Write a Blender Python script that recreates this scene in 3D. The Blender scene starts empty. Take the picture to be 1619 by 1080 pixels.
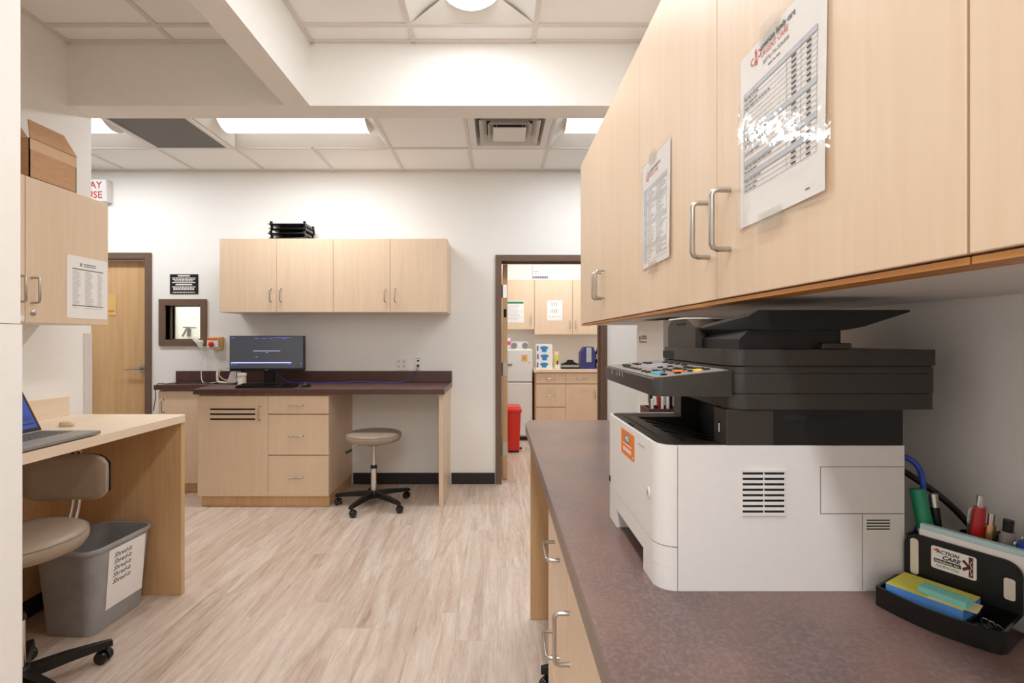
import bpy, bmesh, math, random
from mathutils import Vector, Matrix

# ------------------------------------------------------------------ camera, light level
SC = bpy.context.scene
COL = SC.collection
random.seed(7)
CAM_H = 1.30
cam_d = bpy.data.cameras.new('camera')
cam_d.sensor_width = 36.0
cam_d.lens = 36.0 * 775.0 / 1619.0
cam_d.shift_x = 23.5 / 1619.0
cam_d.shift_y = -4.0 / 1619.0
cam_d.clip_start = 0.02
cam = bpy.data.objects.new('camera', cam_d)
COL.objects.link(cam)
cam.location = (0, 0, CAM_H)
cam.rotation_euler = (math.radians(90), 0, 0)
SC.camera = cam

W = bpy.data.worlds.new('world')
SC.world = W
W.use_nodes = True
W.node_tree.nodes['Background'].inputs[0].default_value = (1, 0.97, 0.93, 1)
W.node_tree.nodes['Background'].inputs[1].default_value = 0.3

SC.view_settings.view_transform = 'Standard'
SC.view_settings.look = 'None'
SC.view_settings.gamma = 1.0
SC.view_settings.use_curve_mapping = False
SC.view_settings.exposure = 0.08
SC.cycles.use_denoising = True
SC.cycles.max_bounces = 14
SC.cycles.diffuse_bounces = 9
SC.cycles.transparent_max_bounces = 12
SC.cycles.sample_clamp_indirect = 6.0
LENS_MAIN = 3.0       # glow of the troffer lenses
LAMP_W = 18.0         # light each troffer sends down, in watts
LAMP_COL = (0.945, 0.975, 1.0)

# ------------------------------------------------------------------ materials
def srgb(r, g, b):
    def f(c):
        c /= 255.0
        return c / 12.92 if c <= 0.04045 else ((c + 0.055) / 1.055) ** 2.4
    return (f(r), f(g), f(b), 1.0)

MATS = {}
def mat(name, color, rough=0.5, metal=0.0, var=0.0, scale=60.0, bump=0.0, bscale=200.0, coat=0.0, stretch=None, col2=None, spec=0.5, emit=None, estr=0.0):
    """plain procedural material: colour with a noise variation and fine relief"""
    m = bpy.data.materials.new(name); m.use_nodes = True
    nt = m.node_tree; b = nt.nodes['Principled BSDF']
    b.inputs['Roughness'].default_value = rough
    b.inputs['Metallic'].default_value = metal
    b.inputs['Specular IOR Level'].default_value = spec
    b.inputs['Coat Weight'].default_value = coat
    b.inputs['Coat Roughness'].default_value = 0.08
    tc = nt.nodes.new('ShaderNodeTexCoord')
    mp = nt.nodes.new('ShaderNodeMapping')
    nt.links.new(tc.outputs['Object'], mp.inputs[0])
    if stretch: mp.inputs['Scale'].default_value = stretch
    nz = nt.nodes.new('ShaderNodeTexNoise')
    nz.inputs['Scale'].default_value = scale; nz.inputs['Detail'].default_value = 5.0
    nt.links.new(mp.outputs[0], nz.inputs['Vector'])
    rp = nt.nodes.new('ShaderNodeValToRGB')
    c2 = col2 if col2 else tuple(min(1, c * (1 - var)) for c in color[:3]) + (1,)
    rp.color_ramp.elements[0].position = 0.36; rp.color_ramp.elements[0].color = c2
    rp.color_ramp.elements[1].position = 0.64; rp.color_ramp.elements[1].color = color
    nt.links.new(nz.outputs['Fac'], rp.inputs[0])
    nt.links.new(rp.outputs[0], b.inputs['Base Color'])
    if bump > 0:
        n2 = nt.nodes.new('ShaderNodeTexNoise'); n2.inputs['Scale'].default_value = bscale; n2.inputs['Detail'].default_value = 3
        nt.links.new(tc.outputs['Object'], n2.inputs['Vector'])
        bp = nt.nodes.new('ShaderNodeBump'); bp.inputs['Strength'].default_value = bump; bp.inputs['Distance'].default_value = 0.002
        nt.links.new(n2.outputs['Fac'], bp.inputs['Height']); nt.links.new(bp.outputs[0], b.inputs['Normal'])
    if emit:
        b.inputs['Emission Color'].default_value = emit; b.inputs['Emission Strength'].default_value = estr
    MATS[name] = m
    return m

def wood(name, c_light, c_dark, axis='Z', rough=0.42, fine=70.0, obj_random=False):
    """laminate with fine grain along one axis"""
    m = bpy.data.materials.new(name); m.use_nodes = True
    nt = m.node_tree; b = nt.nodes['Principled BSDF']; b.inputs['Roughness'].default_value = rough
    tc = nt.nodes.new('ShaderNodeTexCoord'); mp = nt.nodes.new('ShaderNodeMapping')
    s = {'X': (0.06, 1, 1), 'Y': (1, 0.06, 1), 'Z': (1, 1, 0.06)}[axis]
    mp.inputs['Scale'].default_value = s
    nt.links.new(tc.outputs['Object'], mp.inputs[0])
    n1 = nt.nodes.new('ShaderNodeTexNoise'); n1.inputs['Scale'].default_value = fine; n1.inputs['Detail'].default_value = 6; n1.inputs['Distortion'].default_value = 0.4
    n2 = nt.nodes.new('ShaderNodeTexNoise'); n2.inputs['Scale'].default_value = 9; n2.inputs['Detail'].default_value = 3
    for n in (n1, n2): nt.links.new(mp.outputs[0], n.inputs['Vector'])
    mx = nt.nodes.new('ShaderNodeMix'); mx.data_type = 'FLOAT'; mx.inputs['Factor'].default_value = 0.45
    nt.links.new(n1.outputs['Fac'], mx.inputs[2]); nt.links.new(n2.outputs['Fac'], mx.inputs[3])
    rp = nt.nodes.new('ShaderNodeValToRGB')
    rp.color_ramp.elements[0].position = 0.33; rp.color_ramp.elements[0].color = c_dark
    rp.color_ramp.elements[1].position = 0.66; rp.color_ramp.elements[1].color = c_light
    nt.links.new(mx.outputs[0], rp.inputs[0]); nt.links.new(rp.outputs[0], b.inputs['Base Color'])
    MATS[name] = m
    return m

def floor_mat():
    m = bpy.data.materials.new('vinyl_plank'); m.use_nodes = True
    nt = m.node_tree; b = nt.nodes['Principled BSDF']; b.inputs['Roughness'].default_value = 0.38
    tc = nt.nodes.new('ShaderNodeTexCoord'); oi = nt.nodes.new('ShaderNodeObjectInfo')
    add = nt.nodes.new('ShaderNodeVectorMath'); add.operation = 'ADD'
    cmb = nt.nodes.new('ShaderNodeCombineXYZ')
    ml = nt.nodes.new('ShaderNodeMath'); ml.operation = 'MULTIPLY'; ml.inputs[1].default_value = 37.0
    nt.links.new(oi.outputs['Random'], ml.inputs[0])
    for k in range(3): nt.links.new(ml.outputs[0], cmb.inputs[k])
    nt.links.new(tc.outputs['Object'], add.inputs[0]); nt.links.new(cmb.outputs[0], add.inputs[1])
    mp = nt.nodes.new('ShaderNodeMapping'); mp.inputs['Scale'].default_value = (1, 0.09, 1)
    nt.links.new(add.outputs[0], mp.inputs[0])
    n1 = nt.nodes.new('ShaderNodeTexNoise'); n1.inputs['Scale'].default_value = 15; n1.inputs['Detail'].default_value = 7; n1.inputs['Roughness'].default_value = 0.55; n1.inputs['Distortion'].default_value = 1.1
    n2 = nt.nodes.new('ShaderNodeTexNoise'); n2.inputs['Scale'].default_value = 95; n2.inputs['Detail'].default_value = 6; n2.inputs['Roughness'].default_value = 0.65; n2.inputs['Distortion'].default_value = 1.2
    for n in (n1, n2): nt.links.new(mp.outputs[0], n.inputs['Vector'])
    mx = nt.nodes.new('ShaderNodeMix'); mx.data_type = 'FLOAT'; mx.inputs['Factor'].default_value = 0.42
    nt.links.new(n1.outputs['Fac'], mx.inputs[2]); nt.links.new(n2.outputs['Fac'], mx.inputs[3])
    rp = nt.nodes.new('ShaderNodeValToRGB'); cr = rp.color_ramp
    cr.elements[0].position = 0.30; cr.elements[0].color = srgb(164, 138, 120)
    cr.elements[1].position = 0.66; cr.elements[1].color = srgb(225, 211, 199)
    e = cr.elements.new(0.47); e.color = srgb(202, 181, 165)
    nt.links.new(mx.outputs[0], rp.inputs[0])
    hv = nt.nodes.new('ShaderNodeHueSaturation')
    mr = nt.nodes.new('ShaderNodeMapRange'); mr.inputs[3].default_value = 0.91; mr.inputs[4].default_value = 0.975
    nt.links.new(oi.outputs['Random'], mr.inputs[0]); nt.links.new(mr.outputs[0], hv.inputs['Value'])
    nt.links.new(rp.outputs[0], hv.inputs['Color']); nt.links.new(hv.outputs[0], b.inputs['Base Color'])
    bp = nt.nodes.new('ShaderNodeBump'); bp.inputs['Strength'].default_value = 0.12; bp.inputs['Distance'].default_value = 0.001
    nt.links.new(n2.outputs['Fac'], bp.inputs['Height']); nt.links.new(bp.outputs[0], b.inputs['Normal'])
    MATS['plank'] = m

def counter_mat(name, c1, c2, c3, rough, scale):
    """mottled stone-look laminate"""
    m = bpy.data.materials.new(name); m.use_nodes = True
    nt = m.node_tree; b = nt.nodes['Principled BSDF']; b.inputs['Roughness'].default_value = rough
    tc = nt.nodes.new('ShaderNodeTexCoord')
    n1 = nt.nodes.new('ShaderNodeTexNoise'); n1.inputs['Scale'].default_value = scale; n1.inputs['Detail'].default_value = 4
    n2 = nt.nodes.new('ShaderNodeTexNoise'); n2.inputs['Scale'].default_value = scale * 24; n2.inputs['Detail'].default_value = 6; n2.inputs['Roughness'].default_value = 0.7
    for n in (n1, n2): nt.links.new(tc.outputs['Object'], n.inputs['Vector'])
    r1 = nt.nodes.new('ShaderNodeValToRGB')
    r1.color_ramp.elements[0].position = 0.35; r1.color_ramp.elements[0].color = c1
    r1.color_ramp.elements[1].position = 0.65; r1.color_ramp.elements[1].color = c2
    nt.links.new(n1.outputs['Fac'], r1.inputs[0])
    r2 = nt.nodes.new('ShaderNodeValToRGB')
    r2.color_ramp.elements[0].position = 0.45; r2.color_ramp.elements[0].color = (0, 0, 0, 1)
    r2.color_ramp.elements[1].position = 0.68; r2.color_ramp.elements[1].color = (1, 1, 1, 1)
    nt.links.new(n2.outputs['Fac'], r2.inputs[0])
    mx = nt.nodes.new('ShaderNodeMix'); mx.data_type = 'RGBA'
    nt.links.new(r2.outputs[0], mx.inputs['Factor'])
    nt.links.new(r1.outputs[0], mx.inputs[6]); mx.inputs[7].default_value = c3
    nt.links.new(mx.outputs[2], b.inputs['Base Color'])
    bp = nt.nodes.new('ShaderNodeBump'); bp.inputs['Strength'].default_value = 0.05; bp.inputs['Distance'].default_value = 0.001
    nt.links.new(n2.outputs['Fac'], bp.inputs['Height']); nt.links.new(bp.outputs[0], b.inputs['Normal'])
    MATS[name] = m

def emis(name, color, strength):
    m = bpy.data.materials.new(name); m.use_nodes = True
    nt = m.node_tree; nt.nodes.clear()
    o = nt.nodes.new('ShaderNodeOutputMaterial'); e = nt.nodes.new('ShaderNodeEmission')
    e.inputs[0].default_value = color; e.inputs[1].default_value = strength
    nt.links.new(e.outputs[0], o.inputs[0]); MATS[name] = m

def film(name, rough=0.04, wave=0.0, tint=(1, 1, 1, 1), ior=1.5):
    """clear plastic film or window glass"""
    m = bpy.data.materials.new(name); m.use_nodes = True
    nt = m.node_tree; nt.nodes.clear()
    o = nt.nodes.new('ShaderNodeOutputMaterial'); t = nt.nodes.new('ShaderNodeBsdfTransparent'); t.inputs[0].default_value = tint
    g = nt.nodes.new('ShaderNodeBsdfGlossy'); g.inputs['Roughness'].default_value = rough
    f = nt.nodes.new('ShaderNodeLayerWeight'); f.inputs[0].default_value = 0.5
    f0 = ((ior - 1) / (ior + 1)) ** 2
    pw = nt.nodes.new('ShaderNodeMath'); pw.operation = 'POWER'; pw.inputs[1].default_value = 5.0
    ma = nt.nodes.new('ShaderNodeMath'); ma.operation = 'MULTIPLY_ADD'; ma.inputs[1].default_value = 1 - f0; ma.inputs[2].default_value = f0
    nt.links.new(f.outputs['Facing'], pw.inputs[0]); nt.links.new(pw.outputs[0], ma.inputs[0])
    x = nt.nodes.new('ShaderNodeMixShader')
    nt.links.new(ma.outputs[0], x.inputs[0]); nt.links.new(t.outputs[0], x.inputs[1]); nt.links.new(g.outputs[0], x.inputs[2]); nt.links.new(x.outputs[0], o.inputs[0])
    if wave:
        tc = nt.nodes.new('ShaderNodeTexCoord'); n = nt.nodes.new('ShaderNodeTexNoise'); n.inputs['Scale'].default_value = 22; n.inputs['Detail'].default_value = 3
        bp = nt.nodes.new('ShaderNodeBump'); bp.inputs['Strength'].default_value = wave; bp.inputs['Distance'].default_value = 0.004
        nt.links.new(tc.outputs['Object'], n.inputs['Vector']); nt.links.new(n.outputs['Fac'], bp.inputs['Height'])
        nt.links.new(bp.outputs[0], g.inputs['Normal']); nt.links.new(bp.outputs[0], f.inputs['Normal'])
    MATS[name] = m

mat('wall', srgb(240, 239, 236), 0.75, var=0.015, scale=30, bump=0.12, bscale=260)
mat('wall_grey', srgb(214, 209, 202), 0.75, var=0.02, scale=30, bump=0.1, bscale=260)
mat('tile', srgb(250, 249, 247), 0.9, var=0.10, scale=260, bump=0.4, bscale=420)
mat('tbar', srgb(222, 216, 209), 0.5, var=0.02)
mat('brown_frame', srgb(112, 88, 72), 0.45, var=0.08, scale=30)
mat('black_base', srgb(36, 31, 30), 0.5, var=0.1)
wood('maple', srgb(228, 204, 178), srgb(221, 194, 165), 'Z')
wood('maple_edge', srgb(214, 170, 116), srgb(196, 148, 96), 'Y')
wood('maple_dark', srgb(212, 176, 132), srgb(196, 156, 112), 'Z')
wood('door_wood', srgb(222, 184, 136), srgb(203, 161, 112), 'Z', fine=30)
wood('pale_top', srgb(236, 218, 196), srgb(226, 204, 178), 'Y')
wood('maple_unlit', srgb(206, 146, 78), srgb(184, 122, 60), 'Y')  # maple edge with its darker, unlit orange tone put into the colour
mat('melamine', srgb(226, 222, 216), 0.5, var=0.02)
floor_mat()
counter_mat('stone_top', srgb(100, 81, 79), srgb(122, 93, 85), srgb(130, 110, 106), 0.28, 7)
counter_mat('brown_top', srgb(86, 58, 52), srgb(98, 68, 60), srgb(70, 46, 44), 0.32, 14)
mat('counter_edge', srgb(126, 108, 98), 0.4, var=0.1)
mat('steel', srgb(190, 186, 180), 0.28, metal=1.0, var=0.05)
mat('chrome', srgb(215, 212, 208), 0.12, metal=1.0, var=0.03)
mat('black_plastic', srgb(20, 19, 19), 0.42, var=0.1, bump=0.05, bscale=600, spec=0.4)
mat('black_gloss', srgb(20, 19, 19), 0.18, var=0.1)
mat('printer_black', srgb(50, 45, 41), 0.38, var=0.08, bump=0.06, bscale=700)
mat('printer_white', srgb(226, 222, 219), 0.45, var=0.015, bump=0.05, bscale=700)
mat('printer_seam', srgb(70, 66, 64), 0.6, var=0.05)
mat('panel_grey', srgb(142, 137, 133), 0.4, var=0.05)  # grey lifted to carry the reflection painted on the printer's panel top
mat('lcd_grey', srgb(178, 182, 188), 0.2, var=0.03)
mat('vinyl', srgb(160, 143, 126), 0.42, var=0.06, scale=40, bump=0.1, bscale=500)
mat('bin_grey', srgb(158, 157, 157), 0.4, var=0.12, scale=14, bump=0.1, bscale=300)
mat('paper', srgb(240, 237, 234), 0.7, var=0.01)
mat('ink', srgb(52, 50, 52), 0.7, var=0.02)
mat('ink_grey', srgb(140, 140, 144), 0.7, var=0.02)
mat('ink_light', srgb(192, 192, 194), 0.7, var=0.02)
mat('band_blue', srgb(196, 203, 212), 0.7, var=0.01)
mat('ink_red', srgb(200, 58, 48), 0.6, var=0.03)
mat('ink_blue', srgb(84, 104, 160), 0.6, var=0.03)
mat('white_plastic', srgb(236, 233, 228), 0.35, var=0.01)
mat('ivory_plastic', srgb(222, 205, 168), 0.4, var=0.04)
mat('yellowed', srgb(214, 170, 98), 0.45, var=0.06)
mat('red', srgb(214, 44, 34), 0.35, var=0.05)
mat('red_dark', srgb(176, 26, 28), 0.25, var=0.05, coat=0.4)
mat('orange', srgb(236, 122, 30), 0.45, var=0.03)
mat('yellow', srgb(238, 196, 90), 0.5, var=0.03)
mat('cyan', srgb(70, 172, 204), 0.4, var=0.03)
mat('green', srgb(24, 138, 98), 0.4, var=0.05)
mat('blue', srgb(44, 72, 178), 0.4, var=0.05)
mat('navy', srgb(48, 52, 120), 0.4, var=0.08)
mat('glove_blue', srgb(40, 140, 210), 0.5, var=0.1)
mat('note_yellow', srgb(224, 220, 96), 0.75, var=0.02)
mat('note_blue', srgb(82, 146, 226), 0.75, var=0.03)
mat('note_teal', srgb(128, 206, 196), 0.75, var=0.02)
mat('note_cream', srgb(242, 220, 170), 0.75, var=0.02)
mat('card_blue', srgb(186, 214, 218), 0.7, var=0.02)
mat('cardboard', srgb(200, 156, 116), 0.8, var=0.1, scale=25, stretch=(1, 1, 6))
mat('cardboard_in', srgb(216, 182, 148), 0.8, var=0.06, scale=25)
mat('tan_door', srgb(214, 190, 120), 0.5, var=0.03)
mat('sign_yellow', srgb(228, 190, 118), 0.5, var=0.03)
mat('maroon', srgb(96, 30, 32), 0.5, var=0.03)
mat('note_pale', srgb(226, 216, 200), 0.7, var=0.03)
mat('gold', srgb(200, 160, 110), 0.25, metal=0.8, var=0.05)
mat('grille', srgb(116, 113, 110), 0.6, var=0.25, scale=700)
mat('reflector', srgb(240, 239, 236), 0.35, var=0.005)
mat('louver', srgb(226, 222, 217), 0.4, var=0.01)
mat('dark_hole', srgb(22, 20, 19), 0.8, var=0.05)
mat('fridge', srgb(232, 232, 230), 0.3, var=0.01)
mat('screen', srgb(56, 57, 62), 0.25, var=0.04, emit=srgb(92, 94, 102), estr=0.35)
mat('screen_line', srgb(200, 206, 240), 0.4, emit=srgb(206, 212, 250), estr=0.8)
mat('screen_blue', srgb(80, 100, 200), 0.4, emit=srgb(92, 110, 210), estr=0.6)
mat('laptop_screen', srgb(40, 64, 150), 0.3, var=0.3, scale=12, emit=srgb(52, 80, 168), estr=0.35)
mat('laptop_grey', srgb(150, 146, 142), 0.4, metal=0.3, var=0.04)
mat('laptop_key', srgb(96, 92, 90), 0.5, var=0.05)
mat('brown_cup', srgb(84, 48, 32), 0.4, var=0.2)
emis('lens', (1.0, 0.99, 0.975, 1), LENS_MAIN)
emis('sign_lit', (1.0, 0.98, 0.95, 1), 0.85)
film('laminate', 0.06, wave=0.42)
film('glass', 0.01, tint=(0.93, 0.97, 0.95, 1))
film('tape', 0.25, tint=(0.93, 0.92, 0.9, 1), ior=1.9)

# ------------------------------------------------------------------ helpers
RM = {}   # world matrix of every root / part
def thing(name, label, cat, loc=(0, 0, 0), rz=0.0, group=None):
    o = bpy.data.objects.new(name, None); COL.objects.link(o)
    o.empty_display_size = 0.05
    o.location = loc; o.rotation_euler = (0, 0, rz)
    RM[o] = Matrix.Translation(Vector(loc)) @ Matrix.Rotation(rz, 4, 'Z')
    o['label'] = label; o['category'] = cat
    if group: o['group'] = group
    return o

def build(name, bm, m, parent=None, local=False, smooth=None, kind=None, label=None, cat=None, group=None):
    me = bpy.data.meshes.new(name)
    bmesh.ops.recalc_face_normals(bm, faces=bm.faces[:])
    bm.to_mesh(me); bm.free()
    me.materials.append(MATS[m])
    o = bpy.data.objects.new(name, me); COL.objects.link(o)
    if parent is not None:
        o.parent = parent
        if not local: me.transform(RM[parent].inverted())
        RM[o] = RM[parent]
    else:
        RM[o] = Matrix.Identity(4)
    if smooth is not None:
        me.shade_smooth(); me.set_sharp_from_angle(angle=math.radians(smooth))
    if kind: o['kind'] = kind
    if label: o['label'] = label
    if cat: o['category'] = cat
    if group: o['group'] = group
    return o

def recenter(o):
    """give a one-mesh thing an origin at its base centre"""
    me = o.data
    xs = [v.co for v in me.vertices]
    c = Vector(((min(v.x for v in xs) + max(v.x for v in xs)) / 2, (min(v.y for v in xs) + max(v.y for v in xs)) / 2, min(v.z for v in xs)))
    me.transform(Matrix.Translation(-c)); o.location = c
    RM[o] = Matrix.Translation(c)
    return o

B = bmesh.new
def box(bm, x0, x1, y0, y1, z0, z1, bev=0.0, seg=2, M=None):
    r = bmesh.ops.create_cube(bm, size=1.0)
    vs = r['verts']
    T = Matrix.Translation(((x0 + x1) / 2, (y0 + y1) / 2, (z0 + z1) / 2)) @ Matrix.Diagonal((abs(x1 - x0), abs(y1 - y0), abs(z1 - z0), 1))
    bmesh.ops.transform(bm, matrix=T, verts=vs)
    out = vs
    if bev > 0:
        es = list({e for v in vs for e in v.link_edges})
        rr = bmesh.ops.bevel(bm, geom=es, offset=bev, segments=seg, profile=0.5, affect='EDGES')
        out = list({v for f in rr['faces'] for v in f.verts} | {v for v in vs if v.is_valid})
    if M is not None:
        bmesh.ops.transform(bm, matrix=M, verts=[v for v in out if v.is_valid])
    return bm

def prism(bm, poly, axis, a, b, M=None):
    """polygon swept along an axis; poly in the other two axes (X:(y,z), Y:(x,z), Z:(x,y))"""
    def P(p, t):
        return {'X': (t, p[0], p[1]), 'Y': (p[0], t, p[1]), 'Z': (p[0], p[1], t)}[axis]
    lo = [bm.verts.new(P(p, a)) for p in poly]; hi = [bm.verts.new(P(p, b)) for p in poly]
    n = len(poly)
    bm.faces.new(lo); bm.faces.new(hi[::-1])
    for i in range(n): bm.faces.new((lo[i], hi[i], hi[(i + 1) % n], lo[(i + 1) % n]))
    if M is not None: bmesh.ops.transform(bm, matrix=M, verts=lo + hi)
    return bm

def loft(bm, loops, cap=True):
    vs = [[bm.verts.new(p) for p in L] for L in loops]
    n = len(loops[0])
    for k in range(len(vs) - 1):
        for i in range(n):
            bm.faces.new((vs[k][i], vs[k][(i + 1) % n], vs[k + 1][(i + 1) % n], vs[k + 1][i]))
    if cap:
        bm.faces.new(vs[0][::-1]); bm.faces.new(vs[-1])
    return bm

def rot_to(d):
    return Vector((0, 0, 1)).rotation_difference(Vector(d).normalized()).to_matrix().to_4x4()

def cyl(bm, p0, p1, r0, r1=None, seg=16):
    p0, p1 = Vector(p0), Vector(p1); d = p1 - p0
    T = Matrix.Translation((p0 + p1) / 2) @ rot_to(d)
    bmesh.ops.create_cone(bm, cap_ends=True, segments=seg, radius1=r0, radius2=r0 if r1 is None else r1, depth=d.length, matrix=T)
    return bm

def lathe(bm, prof, c=(0, 0, 0), seg=32, M=None):
    rings = []
    allv = []
    for r, z in prof:
        if r < 1e-6:
            v = bm.verts.new((c[0], c[1], c[2] + z)); rings.append([v]); allv.append(v)
        else:
            L = [bm.verts.new((c[0] + r * math.cos(2 * math.pi * k / seg), c[1] + r * math.sin(2 * math.pi * k / seg), c[2] + z)) for k in range(seg)]
            rings.append(L); allv += L
    for A, Bq in zip(rings, rings[1:]):
        for k in range(seg):
            a0, a1 = A[k % len(A)], A[(k + 1) % len(A)]; b0, b1 = Bq[k % len(Bq)], Bq[(k + 1) % len(Bq)]
            f = [a0, a1, b1, b0]; u = []
            for v in f:
                if v not in u: u.append(v)
            if len(u) > 2: bm.faces.new(u)
    if len(rings[0]) > 1: bm.faces.new(rings[0][::-1])
    if len(rings[-1]) > 1: bm.faces.new(rings[-1])
    if M is not None: bmesh.ops.transform(bm, matrix=M, verts=allv)
    return bm

def smooth_pts(pts, n=6):
    """Catmull-Rom through the points"""
    P = [Vector(p) for p in pts]
    P = [2 * P[0] - P[1]] + P + [2 * P[-1] - P[-2]]
    out = []
    for i in range(1, len(P) - 2):
        for k in range(n):
            t = k / n
            out.append(0.5 * ((2 * P[i]) + (-P[i - 1] + P[i + 1]) * t + (2 * P[i - 1] - 5 * P[i] + 4 * P[i + 1] - P[i + 2]) * t * t + (-P[i - 1] + 3 * P[i] - 3 * P[i + 1] + P[i + 2]) * t ** 3))
    out.append(P[-2])
    return out

def tube(bm, pts, r, seg=8):
    P = [Vector(p) for p in pts]
    t0 = (P[1] - P[0]).normalized()
    n = t0.orthogonal().normalized()
    loops = []
    for i, p in enumerate(P):
        t = (P[min(i + 1, len(P) - 1)] - P[max(i - 1, 0)]).normalized()
        n = (n - t * n.dot(t)).normalized(); b = t.cross(n)
        loops.append([p + r * (math.cos(2 * math.pi * k / seg) * n + math.sin(2 * math.pi * k / seg) * b) for k in range(seg)])
    return loft(bm, loops)

def rrect(x0, x1, y0, y1, r, seg=5, corners=(1, 1, 1, 1)):
    """rounded rectangle outline, corners: x0y0, x1y0, x1y1, x0y1"""
    out = []
    for (cx, cy, a0, on, px, py) in ((x0 + r, y0 + r, 180, corners[0], x0, y0), (x1 - r, y0 + r, 270, corners[1], x1, y0), (x1 - r, y1 - r, 0, corners[2], x1, y1), (x0 + r, y1 - r, 90, corners[3], x0, y1)):
        if not on: out.append((px, py)); continue
        for k in range(seg + 1):
            a = math.radians(a0 + 90 * k / seg); out.append((cx + r * math.cos(a), cy + r * math.sin(a)))
    return out

class F:
    """a face frame: origin, right, up, out"""
    def __init__(s, o, r, u):
        s.o, s.r, s.u = Vector(o), Vector(r).normalized(), Vector(u).normalized(); s.n = s.r.cross(s.u)
    def p(s, a, b, h=0.0): return s.o + s.r * a + s.u * b + s.n * h
    def m(s): return Matrix(((s.r.x, s.u.x, s.n.x, s.o.x), (s.r.y, s.u.y, s.n.y, s.o.y), (s.r.z, s.u.z, s.n.z, s.o.z), (0, 0, 0, 1)))
def fbox(bm, f, a0, a1, b0, b1, h0, h1, bev=0.0):
    return box(bm, a0, a1, b0, b1, h0, h1, bev, M=f.m())
def fquad(bm, f, a0, a1, b0, b1, h):
    bm.faces.new([bm.verts.new(f.p(*q, h)) for q in ((a0, b0), (a1, b0), (a1, b1), (a0, b1))]); return bm
def fpoly(bm, f, pts, h):
    bm.faces.new([bm.verts.new(f.p(*q, h)) for q in pts]); return bm
def fprism(bm, f, pts, h0, h1): return prism(bm, pts, 'Z', h0, h1, f.m())

def text(bm, s, f, a, b, size, h=0.0006, align='CENTER', shear=0.0, bold=0.0, sx=1.0):
    c = bpy.data.curves.new('t', 'FONT'); c.body = s; c.size = size; c.align_x = align; c.shear = shear; c.offset = bold; c.resolution_u = 2
    t = bpy.data.objects.new('t', c)
    me = bpy.data.meshes.new_from_object(t)
    me.transform(f.m() @ Matrix.Translation((a, b, h)) @ Matrix.Diagonal((sx, 1, 1, 1)))
    bm.from_mesh(me)
    bpy.data.meshes.remove(me); bpy.data.objects.remove(t); bpy.data.curves.remove(c)
    return bm

def handle(parent, f, a, b, L, vertical=True, proj=0.032, r=0.0048):
    """bent rod pull"""
    c = 0.009
    prof = [(-L / 2, 0), (-L / 2, proj - c), (-L / 2 + 0.3 * c, proj - 0.3 * c), (-L / 2 + c, proj), (L / 2 - c, proj), (L / 2 - 0.3 * c, proj - 0.3 * c), (L / 2, proj - c), (L / 2, 0)]
    pts = [f.p(a, b + t, h) if vertical else f.p(a + t, b, h) for t, h in prof]
    return build('handle', tube(B(), pts, r, 8), 'steel', parent, smooth=50)

def cabinet(name, label, f, w, z0, z1, depth, fronts, cat='cabinet', m='maple', kick=0.0, body='maple', kick_in=0.03, group=None, bottom=None, side=None):
    """f: frame with origin at the front plane (left end, z=0); right = along the run; out = to the room. fronts: list of dict"""
    base = f.p(w / 2, z0 if not kick else 0, -depth / 2)
    t = thing(name, label, cat, base, 0, group)
    zb = z0
    build('body', fbox(B(), f, 0.001, w - 0.001, zb, z1, -depth, -0.021, 0.001), body, t)
    if bottom: build('bottom_panel', fbox(B(), f, 0.003, w - 0.003, zb - 0.003, zb + 0.001, -depth + 0.002, -0.024), bottom, t)
    if kick:
        build('plinth', fbox(B(), f, 0.02, w - 0.005, 0.001, zb, -depth, -kick_in), 'maple_dark', t)
    for d in fronts:
        nm = d.get('name', 'door')
        p = build(nm, fbox(B(), f, d['a'][0] + 0.0015, d['a'][1] - 0.0015, d['b'][0] + 0.0015, d['b'][1] - 0.0015, -0.02, 0, 0.0012), d.get('m', m), t)
        if 'h' in d:
            handle(p, f, d['h'][0], d['h'][1], d.get('L', 0.1), d.get('v', True))
        d['obj'] = p
    t['front_count'] = len(fronts)
    del t['front_count']
    return t

# ------------------------------------------------------------------ the shell
ZC = 2.81
XL, XR = -2.19, 0.76
YB = 4.40
fl = build('floor', box(B(), -4.6, 3.1, -2.6, 7.0, -0.06, -0.0105), 'black_base', kind='structure', label='pale wood-look vinyl plank floor')
# planks: one mesh shared by all, laid lengthwise towards the back wall
PW, PL = 0.184, 1.22
pm = None
k = 0
def plank(x, y, L):
    global pm
    if L >= PL - 1e-6 and pm is not None:
        o = bpy.data.objects.new('plank', pm); COL.objects.link(o); o.parent = fl; o.location = (x, y, 0)
        return
    bm = B(); box(bm, 0.0002, PW - 0.0002, 0.0003, L - 0.0003, -0.010, 0.0)
    o = build('plank', bm, 'plank', fl, local=True); o.location = (x, y, 0)
    if L >= PL - 1e-6: pm = o.data
x = -4.6
col = 0
while x < 3.0:
    off = (col * 0.437 + 0.11 * (col % 3)) % PL
    y = -2.6 - off
    if -3.9 < x < 1.7:
        y0 = 0.4 - off
        while y0 < 7.0:
            L = min(PL, 7.0 - y0)
            if L > 0.05: plank(x, y0, L)
            y0 += PL
    x += PW; col += 1
build('floor_border', box(box(B(), -4.6, 3.1, -2.6, 0.4 - PL, -0.0104, -0.0008), -4.6, -4.05, 0.4 - PL, 7.0, -0.0104, -0.0008), 'plank', fl)

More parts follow.
